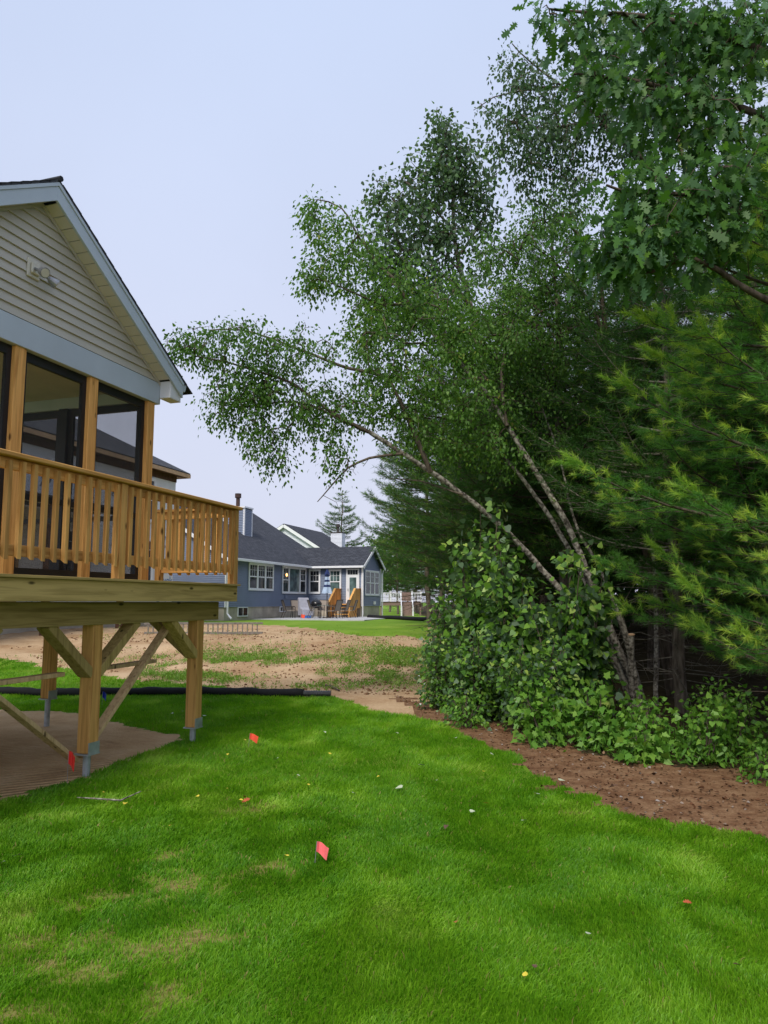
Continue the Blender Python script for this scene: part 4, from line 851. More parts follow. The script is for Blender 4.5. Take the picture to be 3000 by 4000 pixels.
for s, z, b_, sz, mt in ((-1.15, 4.15, 'Tyvek', .46, 'ink_blue'), (-1.1, 3.85, 'HomeWrap', .18, 'ink_grey'), (-1.15, 2.35, 'Tyvek', .46, 'ink_blue'), (-1.1, 2.05, 'HomeWrap', .18, 'ink_grey'), (-1.3, 5.25, 'CERTAIN', .27, 'ink_red'), (-1.1, 1.4, 'Tyvek', .3, 'ink_blue'), (-4.4, 5.6, 'certain', .4, 'ink_grey'), (-8.3, 5.6, 'Tyvek', .7, 'ink_grey'), (-5.0, 3.1, 'Tyvek', .46, 'ink_blue'), (-8.3, 1.6, 'Tyvek', .5, 'ink_blue')): text(b_, sz, s, z, mt, uh)

# ------------------------------------------------------------------ small things on the ground
def flag(px, py, tilt, h, mat, label, w_=.10, wave=.02, rz=0):
    p = gnd(px, py); b = on(*p); o = thing('marker_flag', label, 'flag', b, rz, 'survey marker flags')
    dx = h * tilt; MB().tube([(0, 0, -.03), (dx, 0, h)], .0022, 5).build('wire', 'wire', o)
    n_ = 5; m = MB(); vs = []
    for i in range(n_ + 1):
        u = i / n_; x = w_ * u; y = wave * sin(u * 5); dz = -.035 * u
        vs += [(dx + x, y, h + dz), (dx * .72 + x * .85, y * .6, h * .72 + dz * 1.4 - .02)]
    m.add(vs, [(2 * i, 2 * i + 1, 2 * i + 3, 2 * i + 2) for i in range(n_)]); fo = m.build('flag', mat, o); sm = fo.modifiers.new('thick', 'SOLIDIFY'); sm.thickness = .0012
    return o
flag(262, 3062, .0, .19, 'flag_red', 'red marker flag hanging at the foot of the deck post', .07, .025).scale = (1, 1, 1.5)
flag(1228, 3380, .1, .14, 'flag_pink', 'pink marker flag standing alone in the open lawn', .075, .02)
flag(970, 2918, .1, .15, 'flag_orange', 'orange-pink marker flag in the lawn between deck and black tube', .10, .02)
flag(398, 2765, .0, .24, 'flag_blue', 'dark blue marker flag in the grass behind the deck brace', .07, .03)
flag(1172, 2438, .1, .42, 'flag_orange', 'tiny orange marker flag in the lawn before the patio', .18, .02)
# black silt sock with pipe end
sk = thing('silt_sock', 'long black tube lying across the far edge of the lawn', 'tube', on(-.9, 12.72))
b_ = np.array(sk.location); pp = []
for i in range(60):
    u = i / 59; x = -1.35 - 7.5 * u; y = 12.74 + .42 * u + .10 * sin(u * 9); pp.append(np.array([x, y, float(hz(x, y)) + .06 + .008 * sin(u * 60)]) - b_)
MB().tube(pp, [.070 + .007 * sin(i * 1.9) for i in range(60)], 10).build('fabric_sock', 'black_plastic', sk, smooth=True)
pp = [np.array([-1.36 + .47 * u, 12.74 - .03 * u, float(hz(-1.2, 12.7)) + .058]) - b_ for u in np.linspace(0, 1, 24)]
MB().tube(pp, [.052 if i % 2 else .047 for i in range(24)], 12).build('corrugated_pipe', 'dark_plastic', sk)
p = gnd(1440, 2414); q = gnd(1690, 2428); fsk = MB().tube([(p[0] + (q[0] - p[0]) * u, p[1] + (q[1] - p[1]) * u, float(hz(p[0] + (q[0] - p[0]) * u, p[1] + (q[1] - p[1]) * u)) + .09) for u in np.linspace(0, 1, 16)], .11, 8).build('silt_sock', 'black_plastic', smooth=True); tag(fsk, 'black tube lying across the far lawn beyond the sunroom', 'tube')
# ladder lying on its side
l0 = gnd(819, 2479); l1 = gnd(1026, 2474); la = thing('ladder', 'aluminium ladder lying on its edge in the dirt', 'ladder', on(*l0), math.atan2(l1[1] - l0[1], l1[0] - l0[0]))
LL_ = float(np.hypot(*(l1 - l0))); hgt = .36
MB().box(-2.0, LL_, -.03, .03, .0, .07).build('side_rail', 'aluminium', la, .004); MB().box(-2.0, LL_, -.03, .03, hgt - .06, hgt).build('side_rail', 'aluminium', la, .004)
for i in range(int((LL_ + 2) / .152)): MB().box(-1.9 + i * .152, -1.9 + i * .152 + .035, -.02, .02, .071, hgt - .061).build('rung', 'aluminium', la)
# stick in the dirt
p = gnd(1258, 2682); q = gnd(1326, 2702); sx = MB().tube([(p[0], p[1], hz(*p) + .03), ((p[0] + q[0]) / 2, (p[1] + q[1]) / 2, hz(*((p + q) / 2)) + .05), (q[0], q[1], hz(*q) + .02)], [.02, .018, .012], 6).build('stick', 'grey_bark'); tag(sx, 'broken grey stick lying on the dirt beyond the black tube', 'stick')
p = gnd(300, 3140); q = gnd(470, 3150); sx = MB().tube([(p[0], p[1], .05), ((p[0] + q[0]) / 2, (p[1] + q[1]) / 2 - .05, .065), (q[0], q[1], .05), (q[0] + .12, q[1] + .12, .09)], [.004, .007, .008, .004], 5).build('stick', 'pale_bark'); tag(sx, 'thin pale twig lying in the lawn before the deck post', 'stick')
# fallen leaves on the lawn
FL = {'leaf_pale': [(985, 1605), (640, 1687), (1160, 1730), (870, 1715), (762, 1728), (1208, 1700), (1015, 1770), (905, 1665), (1430, 1755), (860, 1595), (1060, 1640), (370, 1550), (395, 1545), (440, 1556), (1385, 1660), (700, 1590), (1130, 1790), (1270, 2045), (940, 1700), (600, 1650)],
      'leaf_yellow': [(225, 1726), (270, 1750), (488, 1717), (492, 1640), (372, 1800), (516, 1743), (1045, 1680), (1055, 1752), (530, 1610), (430, 1735), (665, 1710), (622, 1870), (1135, 2140), (710, 1640), (820, 1690)],
      'leaf_red': [(528, 1735), (542, 1741), (985, 2020), (1497, 1975)], 'leaf_brown': [(1160, 2120), (1600, 2115), (1325, 1712), (965, 1800), (1350, 1765)], 'leaf_grey': [(25, 1872), (1360, 1748), (12, 1880)]}
wordy = {'leaf_pale': 'pale green fallen leaf lying upside down in the lawn', 'leaf_yellow': 'small yellow fallen leaf in the lawn', 'leaf_red': 'reddish curled fallen leaf in the lawn', 'leaf_brown': 'dark brown shrivelled leaf in the lawn', 'leaf_grey': 'grey dead leaf lying flat in the lawn'}
for mt, L in FL.items():
    T = LEAF['oak' if mt in ('leaf_grey', 'leaf_red') else 'heart']; me = bpy.data.meshes.new('fallen_leaf'); me.from_pydata([tuple(v) for v in T], [], [tuple(range(len(T)))]); me.materials.append(M[mt])
    for x, y in L:
        p = gd(x, y); o = bpy.data.objects.new('fallen_leaf', me); link(o); s_ = rnd.uniform(.04, .07) * (1.3 if mt in ('leaf_red', 'leaf_grey') else 1) * (.7 if mt == 'leaf_yellow' else 1)
        s_ *= .62 if p[1] < 4.6 else 1.0; o.scale = (s_, s_, s_); o.location = (p[0], p[1], float(hz(*p)) + .056); o.rotation_euler = (rnd.uniform(-.4, .4), rnd.uniform(-.4, .4), rnd.uniform(0, 6.28)); tag(o, wordy[mt], 'leaf', mt.split('_')[1] + ' leaves fallen on the lawn')
# litter on the mulch, weeds on the dirt field: uncountable
r = np.random.default_rng(5); n = 11000; x = r.uniform(-.2, 5.5, n); y = r.uniform(3, 13.5, n); k = zone(x, y) == 4; x, y = x[k], y[k]; n = len(x)
P = np.stack([x, y, hz(x, y) + r.uniform(.0, .02, n)], 1); D = r.normal(0, 1, (n, 3)); D[:, 2] *= .25
M['litter'] = leafmat('dead_leaf_litter', [(0, (.035, .02, .012, 1)), (.45, (.13, .06, .03, 1)), (.75, (.24, .15, .09, 1)), (1, (.30, .27, .25, 1))], .05, .8, .1)
lo = leafcloud('leaf_litter', P, D, .036, 'birch', 'litter', None, 6, .8, r.random(n) ** 1.2); lo['kind'] = 'stuff'; tag(lo, 'brown leaf and needle litter along the wood edge', 'litter')
n = 42000; x = r.uniform(-9, 1.3, n); y = r.uniform(13.2, 24, n); f = .55 * fnoise(x * .55, y * .8, 61) + .45 * fnoise(x * 2.3, y * 2.3, 62); band = np.exp(-((y - 16.4 - .10 * (x + 1)) / 2.4) ** 2) * np.clip((x + 6.5) / 3, 0, 1)
k = (zone(x, y) == 0) & (r.random(n) < np.clip((f - .47) * 7, 0, 1) * np.clip(band * 1.5, .03, 1)); x, y = x[k], y[k]
rep = 6; x = np.repeat(x, rep) + r.normal(0, .05, len(x) * rep); y = np.repeat(y, rep) + r.normal(0, .05, len(y) * rep); n = len(x)
hh = np.abs(r.normal(0, .035, n)) * (1 + 3.0 * (fnoise(x * 1.5, y * 1.5, 66) > .62)); P = np.stack([x, y, hz(x, y) + hh], 1); D = r.normal(0, 1, (n, 3)); D[:, 2] = np.abs(D[:, 2]) + .5
wo = leafcloud('weeds', P, D, .055, 'lance', 'weed', None, 8, .3); wo['kind'] = 'stuff'; tag(wo, 'patchy green weeds growing on the bare dirt field', 'weeds')
n = 5200; x = r.uniform(-10, 1, n); y = 13 + r.random(n) ** 1.3 * 12; k = (zone(x, y) == 0) & (fnoise(x * 1.1, y * 1.1, 70) > .42); x, y = x[k], y[k]; n = len(x); sz = .012 + .03 * r.random(n) ** 3
P = np.stack([x, y, hz(x, y) + sz * .2], 1); oct_ = np.array([(1, 0, 0), (0, 1, 0), (-1, 0, 0), (0, -1, 0), (0, 0, .8), (0, 0, -.8)], float); V = P[:, None, :] + oct_[None] * sz[:, None, None] * r.uniform(.6, 1.3, (n, 6, 1)); tri = np.array([(0, 1, 4), (1, 2, 4), (2, 3, 4), (3, 0, 4), (1, 0, 5), (2, 1, 5), (3, 2, 5), (0, 3, 5)])
co = npmesh('soil_clods', V.reshape(-1, 3), (np.arange(n)[:, None, None] * 6 + tri[None]).ravel(), np.full(n * 8, 3), 'mulch'); co['kind'] = 'stuff'; tag(co, 'loose clods of soil scattered over the bare dirt field', 'soil')
# white wild flowers at the thicket's edge
r = np.random.default_rng(9); n = 30; fx = np.array([dp(900 + 75 * r.random(), 1450 + 75 * r.random(), 11.35 + .25 * r.random()) for _ in range(n)])
fo = leafcloud('wild_flowers', fx, r.normal(0, 1, (n, 3)), .032, 'heart', 'petal', None, 3, .6); fo['kind'] = 'stuff'; tag(fo, 'small white wild flowers on the left edge of the thicket', 'flowers')

# ------------------------------------------------------------------ broadleaf trees
def srcl(pts, Ys):
    if np.isscalar(Ys): Ys = [Ys] * len(pts)
    Ys = np.interp(np.linspace(0, 1, len(pts)), np.linspace(0, 1, len(Ys)), Ys)
    return np.array([at(x, y, Y) for (x, y), Y in zip(pts, Ys)])
def dl(pts, Ys): return srcl([(x * K, y * K) for x, y in pts], Ys)
def bl(x, y, rx, ry, Y, rd, n):
    s = Y / FPX * K; return (dp(x, y, Y), (rx * s, rd, ry * s), n)
def withbase(P, base): return np.vstack([[base], P])
bz = lambda x, y: (x, y, float(hz(x, y)))

# leaning birch reaching over towards the porch
bA = bz(3.80, 11.5); t = tree('birch_tree', 'birch leaning far over the lawn, its leafy end reaching towards the porch roof', 'tree', bA)
tA = withbase(srcl([(2370, 2520), (2200, 2320), (2090, 2195), (1962, 2060), (1808, 1932), (1630, 1808), (1447, 1690)], [11.5, 11.4, 11.0, 10.6]), np.array(bA) - [0, 0, .1])
limbsA = [(tA, .058, .033), (srcl([(1447, 1690), (1300, 1615), (1140, 1497), (1005, 1450), (878, 1412), (760, 1390)], [10.6, 10.2]), .032, .010),
          (srcl([(1447, 1690), (1330, 1640), (1210, 1580), (1090, 1570), (960, 1590), (850, 1570)], [10.6, 10.9]), .028, .008),
          (srcl([(1682, 1845), (1560, 1560), (1494, 1472), (1360, 1438), (1182, 1370), (1072, 1328), (937, 1286), (820, 1290)], [10.8, 10.6]), .04, .01),
          (srcl([(1573, 1772), (1440, 1790), (1360, 1830), (1290, 1900), (1240, 1960)], [10.7, 10.3]), .025, .006),
          (srcl([(1808, 1932), (1640, 1880), (1520, 1870)], [10.9, 11.3]), .02, .006)]
blA = [bl(430, 745, 75, 45, 10.3, .5, 60), bl(540, 740, 100, 60, 10.4, .7, 90), bl(650, 770, 100, 75, 10.6, .9, 90), bl(520, 830, 95, 60, 10.4, .7, 100), bl(610, 865, 110, 70, 10.6, .9, 130),
       bl(560, 930, 85, 60, 10.5, .6, 70), bl(480, 880, 60, 45, 10.4, .5, 45), bl(700, 900, 90, 80, 10.7, .9, 90), bl(600, 985, 50, 45, 10.4, .4, 24), bl(720, 985, 60, 50, 10.3, .5, 26), bl(385, 745, 30, 40, 10.3, .3, 20), bl(780, 830, 80, 80, 10.8, .8, 70)]
grow(t, limbsA, blA, 101, 'birch', 'birch_leaf', 'grey_bark', .056, (15, 31), .75, .0035, .12, .06, .55, 1, .085, 'pale_bark', 130, -.10, dens=.60)

# twin-stemmed birch of the same clump
bB = bz(3.95, 11.35); t = tree('birch_tree', 'twin-stemmed pale birch rising from the thicket with a broad airy crown', 'tree', bB)
T1 = withbase(srcl([(2400, 2500), (2306, 2259), (2212, 2040), (2110, 1872), (1985, 1668), (1870, 1497), (1720, 1340), (1596, 1185)], [11.35, 11.2, 11.0]), np.array(bB) - [0, 0, .1])
T2 = withbase(srcl([(2340, 2400), (2248, 2190), (2115, 1970), (1955, 1770), (1820, 1651), (1700, 1560)], [11.5, 11.7, 11.9]), np.array(bB) + [-.12, .1, -.1])
limbsB = [(T1, .062, .027), (T2, .052, .022), (srcl([(1596, 1185), (1540, 1090), (1478, 1033), (1400, 920), (1334, 813), (1240, 780)], [11.0, 10.8]), .032, .008), (srcl([(1596, 1185), (1500, 1190), (1420, 1160), (1330, 1120), (1240, 1090)], [11, 10.6]), .025, .007),
          (srcl([(1865, 1497), (1760, 1350), (1720, 1220), (1700, 1100)], [11.1, 11.4]), .03, .008), (srcl([(1981, 1665), (1960, 1480), (1990, 1300), (2040, 1150)], [11.1, 11.6]), .035, .009), (srcl([(1697, 1337), (1560, 1340), (1460, 1300)], [11, 10.7]), .02, .006), (srcl([(1814, 1651), (1650, 1620), (1560, 1640)], [11.9, 11.5]), .02, .006)]
blB = [bl(690, 470, 60, 50, 10.9, .5, 40), bl(740, 540, 90, 90, 10.9, .7, 90), bl(680, 600, 50, 50, 10.7, .4, 30), bl(820, 640, 110, 110, 11, 1, 120), bl(780, 720, 80, 70, 10.9, .8, 50), bl(900, 760, 130, 110, 11, 1.1, 150),
       bl(860, 870, 110, 80, 11, 1, 100), bl(990, 880, 120, 80, 11.2, 1.1, 120), bl(1010, 760, 120, 100, 11.2, 1.2, 150), bl(1080, 690, 110, 100, 11.6, 1.2, 120), bl(930, 960, 90, 40, 11, .8, 60), bl(1050, 980, 110, 45, 11.4, 1, 60), bl(960, 660, 90, 70, 11.1, .9, 70)]
grow(t, limbsB, blB, 102, 'birch', 'birch_leaf', 'grey_bark', .060, (22, 42), .6, .0035, .08, .06, .55, 2, .095, 'pale_bark', 50, .05, dens=.62)

# arching birch behind, with pendulous twigs
bC = bz(4.9, 12.8); t = tree('birch_tree', 'birch with a dark arching stem behind the pines, fine leaves hanging densely', 'tree', bC)
T1 = withbase(srcl([(2560, 2300), (2480, 1900), (2400, 1420), (2330, 1354), (2235, 1290), (2100, 1270), (1980, 1290)], [12.8, 12.4, 12.0]), np.array(bC) - [0, 0, .1])
limbsC = [(T1, .12, .03), (srcl([(2430, 1700), (2370, 1350), (2330, 1050), (2200, 850), (2080, 780)], [12.6, 12.2]), .07, .012), (srcl([(2400, 1420), (2300, 1180), (2150, 1010), (2050, 940)], [12.5, 12.2]), .05, .01)]
blC = [bl(1150, 560, 120, 110, 12.2, 1.2, 200), bl(1080, 640, 110, 90, 12.2, 1, 120), bl(1210, 640, 130, 100, 12.4, 1.2, 170), bl(1200, 460, 110, 60, 12.2, 1, 110), bl(1100, 760, 120, 90, 12.1, 1, 130), bl(1220, 760, 100, 90, 12.3, 1, 90), bl(1060, 530, 50, 50, 12.2, .6, 30), bl(1300, 560, 80, 100, 12.6, 1, 80)]
grow(t, limbsC, blC, 103, 'birch', 'birch_leaf', 'dark_bark', .058, (20, 38), .7, .004, .12, .05, .5, 1, .10, None, 30, -.15, dens=.58)  # leaf tones lowered to paint in the darkness of a backlit crown

# tall aspen standing up behind
bD = bz(3.2, 17.2); t = tree('aspen_tree', 'tall dark aspen with large round leaves rising above the birches', 'tree', bD)
T1 = withbase(srcl([(1960, 1900), (1900, 1500), (1838, 1195), (1800, 1060), (1775, 930), (1770, 800), (1760, 640), (1740, 500)], [17.2, 17]), np.array(bD) - [0, 0, .1])
limbsD = [(T1, .17, .02), (srcl([(1838, 1195), (1760, 1100), (1680, 1040), (1580, 1000)], [17, 16.7]), .05, .012), (srcl([(1850, 1230), (1760, 1120), (1620, 1180)], [17, 17.3]), .04, .012), (srcl([(1790, 1000), (1860, 900), (1920, 780)], [17, 17.4]), .04, .01), (srcl([(1775, 900), (1680, 800), (1600, 720)], [17, 16.6]), .035, .01), (srcl([(1800, 1060), (1640, 900), (1500, 740), (1460, 700)], [17, 16.8]), .03, .006)]
blD = [bl(960, 290, 55, 60, 16.9, .7, 60), bl(1000, 360, 90, 80, 17, 1.1, 120), bl(930, 390, 90, 80, 16.9, 1, 110), bl(1030, 450, 60, 70, 17.2, .8, 60), bl(880, 480, 90, 70, 16.8, 1, 100), bl(960, 500, 70, 80, 17, .9, 70), bl(840, 560, 90, 70, 16.8, .9, 90), bl(930, 620, 110, 90, 17, 1.1, 130), bl(820, 410, 26, 28, 16.7, .3, 14), bl(850, 660, 80, 70, 16.9, .9, 70), bl(970, 700, 60, 50, 17, .7, 40), bl(1040, 560, 30, 50, 17.2, .5, 14), bl(800, 440, 30, 25, 16.7, .3, 8)]
grow(t, limbsD, blD, 104, 'heart', 'aspen_and_backlit_birch_leaf', 'grey_bark', .105, (9, 17), .6, .006, .04, .06, .45, 1, .16, 'lit_bark', 10, .05, dens=.8)

# birch overhead on the right
bE = bz(6.2, 9.8); t = tree('birch_tree', 'tall birch beyond the oak, thin hanging sprays against the sky', 'tree', bE)
T1 = withbase(srcl([(3080, 1700), (2900, 1000), (2700, 780), (2568, 668), (2420, 540), (2330, 420), (2250, 300)], [9.8, 9.3, 9.0]), np.array(bE) - [0, 0, .1])
limbsE = [(T1, .13, .02), (srcl([(2500, 600), (2360, 490), (2230, 490), (2090, 500), (1960, 460)], [9.1, 8.8]), .03, .006), (srcl([(2420, 540), (2250, 380), (2080, 250), (2000, 170)], [9.1, 8.8]), .025, .006), (srcl([(2700, 780), (2640, 500), (2560, 200)], [9.1, 9.4]), .04, .01), (srcl([(2330, 420), (2180, 340), (2060, 350), (1930, 380), (1850, 430)], [9, 8.7]), .02, .004)]
blE = [bl(1110, 130, 40, 60, 8.8, .4, 26), bl(1130, 200, 70, 60, 8.8, .6, 60), bl(1200, 230, 100, 80, 8.9, .8, 110), bl(1280, 180, 100, 90, 9, .9, 110), bl(1180, 310, 90, 60, 8.8, .7, 80), bl(1280, 300, 110, 80, 9, .8, 90), bl(1120, 290, 55, 60, 8.7, .5, 40), bl(1370, 280, 110, 110, 9.2, 1, 110), bl(1350, 130, 110, 100, 9.2, 1, 120), bl(1470, 220, 120, 140, 9.4, 1, 130), bl(1130, 380, 50, 40, 8.8, .4, 22), bl(1230, 410, 70, 40, 8.9, .5, 30), bl(1060, 230, 26, 25, 8.6, .2, 8), bl(1560, 120, 100, 120, 9.4, 1, 110), bl(1450, 60, 140, 70, 9.3, 1, 110)]
grow(t, limbsE, blE, 105, 'birch', 'aspen_and_backlit_birch_leaf', 'dark_bark', .058, (15, 30), .8, .003, .14, .06, .5, 1, .085, None, 25, -.08, dens=.58)  # darker aspen leaf colours paint in the backlit look of this birch crown

# near oak, boughs hanging in from the right
bO = bz(4.9, 6.2); t = tree('oak_tree', 'oak with big lobed leaves, its boughs overhanging the upper right', 'tree', bO)
T1 = withbase(np.array([(4.9, 6.2, 1.5), (4.8, 6.3, 3.2), (4.6, 6.4, 5.0), (4.3, 6.5, 7.0), (4.1, 6.5, 9.0)]), np.array(bO) - [0, 0, .1])
limbsO = [(T1, .16, .06), (np.vstack([[(4.75, 6.3, 3.6)], dl([(1640, 640), (1500, 560), (1390, 590), (1300, 540)], [6.2, 6.0])]), .05, .01), (np.vstack([[(4.6, 6.4, 4.8)], dl([(1640, 470), (1500, 420), (1380, 420), (1310, 400)], [6.3, 6.0])]), .05, .01),
          (np.vstack([[(4.5, 6.4, 5.4)], dl([(1640, 250), (1480, 200), (1350, 170), (1240, 160)], [6.4, 6.2])]), .05, .01), (np.vstack([[(4.4, 6.4, 6.2)], dl([(1600, 90), (1430, 40), (1300, 30), (1190, 20)], [6.4, 6.2])]), .05, .01)]
blO = [bl(1290, 520, 50, 45, 5.9, .3, 22), bl(1370, 520, 80, 70, 6, .5, 46), bl(1460, 500, 80, 80, 6.1, .5, 46), bl(1560, 500, 90, 80, 6.2, .5, 50), bl(1380, 410, 70, 45, 6.1, .4, 34), bl(1480, 400, 100, 55, 6.2, .5, 50), bl(1590, 380, 90, 70, 6.2, .6, 46), bl(1550, 270, 110, 70, 6.3, .6, 60), bl(1420, 200, 100, 60, 6.3, .6, 50), bl(1290, 150, 60, 45, 6.2, .4, 26),
       bl(1560, 130, 120, 80, 6.4, .6, 70), bl(1400, 60, 130, 60, 6.4, .6, 70), bl(1250, 40, 80, 50, 6.2, .4, 34), bl(1180, 15, 30, 25, 6.2, .2, 9), bl(1590, 30, 110, 60, 6.4, .6, 60), bl(1330, 560, 50, 30, 5.9, .3, 16)]
grow(t, limbsO, blO, 106, 'oak', 'oak_leaf', 'dark_bark', .130, (8, 14), .5, .004, .05, .05, .62, 1, .10, None, 6, .0, dens=.58)

# ------------------------------------------------------------------ pines
def pine_meshes(seed, H, r0, zc, Lmax, whorl, nb, lat, nneed, nl, nwid, needle='needle', dead=14, bright=.04, top_taper=True, zmax=None, spray=False, fan=.55):
    """meshes in local space: trunk, boughs, needles (shared by copies)"""
    r = np.random.default_rng(seed); zs = np.linspace(0, H, 14); bend = np.cumsum(r.normal(0, .03, (14, 2)), 0)
    TP = np.column_stack([bend - bend[0], zs]); TP[0, 2] = -.15; tp = lambda z: np.array([np.interp(z, zs, TP[:, 0]), np.interp(z, zs, TP[:, 1]), z])
    trunk = [(TP, np.linspace(r0, .02, 14), 9)]; wood_ = []; SP = []; SD = []; SV = []
    z = zc
    while z < (zmax or H - .2):
        frac = (z - zc) / (H - zc); L0 = Lmax * (1 - frac ** 2.0) * (.55 + .45 * min(1, frac / .12)) if top_taper else Lmax
        a0 = r.uniform(0, 6.28)
        for k in range(nb):
            a = a0 + 2 * pi * k / nb + r.normal(0, .25); L = max(.25, L0 * r.uniform(.7, 1.15)); d = np.array([cos(a), sin(a), 0]); sd_ = np.array([-sin(a), cos(a), 0]); rise = r.uniform(-.02, .28) * (1 + frac)
            n = 7; u = np.linspace(0, 1, n); B = tp(z + r.normal(0, .06)) + np.outer(u * L, d) + np.outer(np.sin(u * 2.5) * .05 * L * r.normal(), sd_); B[:, 2] += rise * L * u - .10 * L * u * (1 - u) * 2 + .10 * L * u ** 3
            wood_.append((B, np.linspace(.006 + .010 * L, .004, n), 4)); m = max(3, int(L * lat))
            for j in range(m):
                uu = 1 - (1 - .22) * ((j + r.random()) / m); p = B[0] * 0 + np.array([np.interp(uu, u, B[:, q]) for q in range(3)]); side = 1 if j % 2 else -1
                l2 = (.16 + .34 * L * (1 - uu) ** .8 * .9) * r.uniform(.6, 1.2); dd = d * .75 + sd_ * side * r.uniform(.5, .95) + np.array([0, 0, r.uniform(-.05, .3)]); dd /= np.linalg.norm(dd); e = p + dd * l2
                wood_.append((np.array([p, p + dd * l2 * .55 + [0, 0, -.015], e]), [.006, .004, .003], 3))
                ns = max(2, int(l2 / .11) + 1)
                for q in range(ns):
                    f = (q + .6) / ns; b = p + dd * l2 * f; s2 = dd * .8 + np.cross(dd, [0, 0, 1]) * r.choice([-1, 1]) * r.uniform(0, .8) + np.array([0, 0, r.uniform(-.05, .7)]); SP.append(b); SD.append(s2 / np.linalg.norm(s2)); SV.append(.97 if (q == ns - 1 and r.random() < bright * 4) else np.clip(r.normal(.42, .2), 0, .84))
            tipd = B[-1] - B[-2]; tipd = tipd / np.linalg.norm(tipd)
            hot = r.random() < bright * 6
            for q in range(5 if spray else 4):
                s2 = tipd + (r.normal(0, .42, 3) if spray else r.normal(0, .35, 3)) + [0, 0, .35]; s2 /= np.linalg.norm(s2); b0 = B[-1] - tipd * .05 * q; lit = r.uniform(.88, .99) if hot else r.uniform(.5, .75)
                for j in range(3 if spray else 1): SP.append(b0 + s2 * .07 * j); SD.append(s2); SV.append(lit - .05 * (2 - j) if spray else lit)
        z += whorl * r.uniform(.75, 1.2)
    for k in range(dead):
        zz = r.uniform(.5, max(zc, 1.2)); a = r.uniform(0, 6.28); L = r.uniform(.5, 1.6); d = np.array([cos(a), sin(a), r.uniform(-.25, .15)]); p = tp(zz); wood_.append((np.array([p, p + d * L * .5 + r.normal(0, .04, 3), p + d * L + r.normal(0, .08, 3)]), [.011, .007, .003], 3))
        for q in range(2): b = p + d * L * r.uniform(.4, .9); wood_.append((np.array([b, b + r.normal(0, .18, 3)]), [.005, .002], 3))
    SP = np.array(SP); SD = np.array(SD); SV = np.array(SV); n = len(SP)
    # needles: brush of thin blades round every shoot
    b = np.repeat(SP, nneed, 0); d = np.repeat(SD, nneed, 0); v = np.repeat(SV, nneed) + r.normal(0, .05, n * nneed); b = b + d * r.uniform(0, .10, n * nneed)[:, None]
    nd = d * r.uniform(.35, 1.1, n * nneed)[:, None] + r.normal(0, fan, (n * nneed, 3)); nd /= np.linalg.norm(nd, axis=1, keepdims=True); ll = nl * r.uniform(.7, 1.15, n * nneed); sdv = np.cross(nd, r.normal(0, 1, (n * nneed, 3))); sdv /= np.linalg.norm(sdv, axis=1, keepdims=True) + 1e-9
    V = np.stack([b - sdv * nwid / 2, b + sdv * nwid / 2, b + nd * ll[:, None] + [0, 0, -.012]], 1).reshape(-1, 3)
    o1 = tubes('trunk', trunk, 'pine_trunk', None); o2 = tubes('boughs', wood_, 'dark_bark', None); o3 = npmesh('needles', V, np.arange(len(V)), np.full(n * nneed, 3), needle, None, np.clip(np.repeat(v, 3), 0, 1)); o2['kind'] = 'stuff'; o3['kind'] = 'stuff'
    me = (o1.data, o2.data, o3.data)
    for o in (o1, o2, o3): bpy.data.objects.remove(o)
    return me
def put_pine(me, x, y, rz, sc, label, group=None):
    t = thing('pine_tree', label, 'tree', bz(x, y), rz, group); t.scale = (sc, sc, sc)
    for nm, m_ in zip(('trunk', 'boughs', 'needles'), me):
        o = bpy.data.objects.new(nm, m_); link(o, t)
        if nm != 'trunk': o['kind'] = 'stuff'
    return t
pA = pine_meshes(201, 8.8, .11, 2.3, 2.5, .42, 6, 11, 14, .115, .0095, dead=44)
pB = pine_meshes(202, 7.2, .085, 1.3, 2.0, .38, 6, 11, 14, .115, .0085, dead=16, bright=.06)
pC = pine_meshes(203, 10.2, .13, 3.0, 2.7, .48, 6, 11, 14, .115, .0105, dead=60)
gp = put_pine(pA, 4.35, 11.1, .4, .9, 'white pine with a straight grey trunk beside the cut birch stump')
gp.children[0].data = gp.children[0].data.copy(); gp.children[0].data.materials[0] = M['lit_bark']  # this pine's shaded trunk gets the paler bark, painted as if lit
put_pine(pB, 5.4, 9.7, 2.1, .92, 'young pine with dense low boughs right of the grey-trunked pine')
back = [(pA, 3.3, 13.6, 0, 1), (pA, 5.2, 13.4, 1.2, 1.05), (pB, 2.4, 14.6, 2, 1.0), (pC, 6.9, 12.4, .5, 1), (pA, 2.9, 17.5, 2.2, .95), (pA, 4.0, 16.5, 3.1, 1), (pC, 5.8, 16.3, 4, 1), (pC, 8.0, 15.0, 5, 1), (pA, 3.5, 21, 1.7, .95), (pB, 3.4, 24.5, .3, 1.05), (pC, 4.4, 20.5, 2.7, .9), (pA, 7.0, 19.5, .9, 1.1), (pC, 9.6, 18.5, 3.7, 1), (pA, 6.9, 9.9, 4.4, 1), (pC, 10.5, 13.5, 1.4, 1.05), (pC, 8.6, 22, 2.4, 1), (pC, 12.5, 19, .2, 1.1), (pA, 8.4, 11.0, 5.2, 1.05), (pB, 6.2, 8.2, 1.1, .95)]
for me, x, y, rz, sc in back: put_pine(me, x, y, rz, sc, 'dark pine standing close among others in the shaded wood', 'pines of the dark wood')
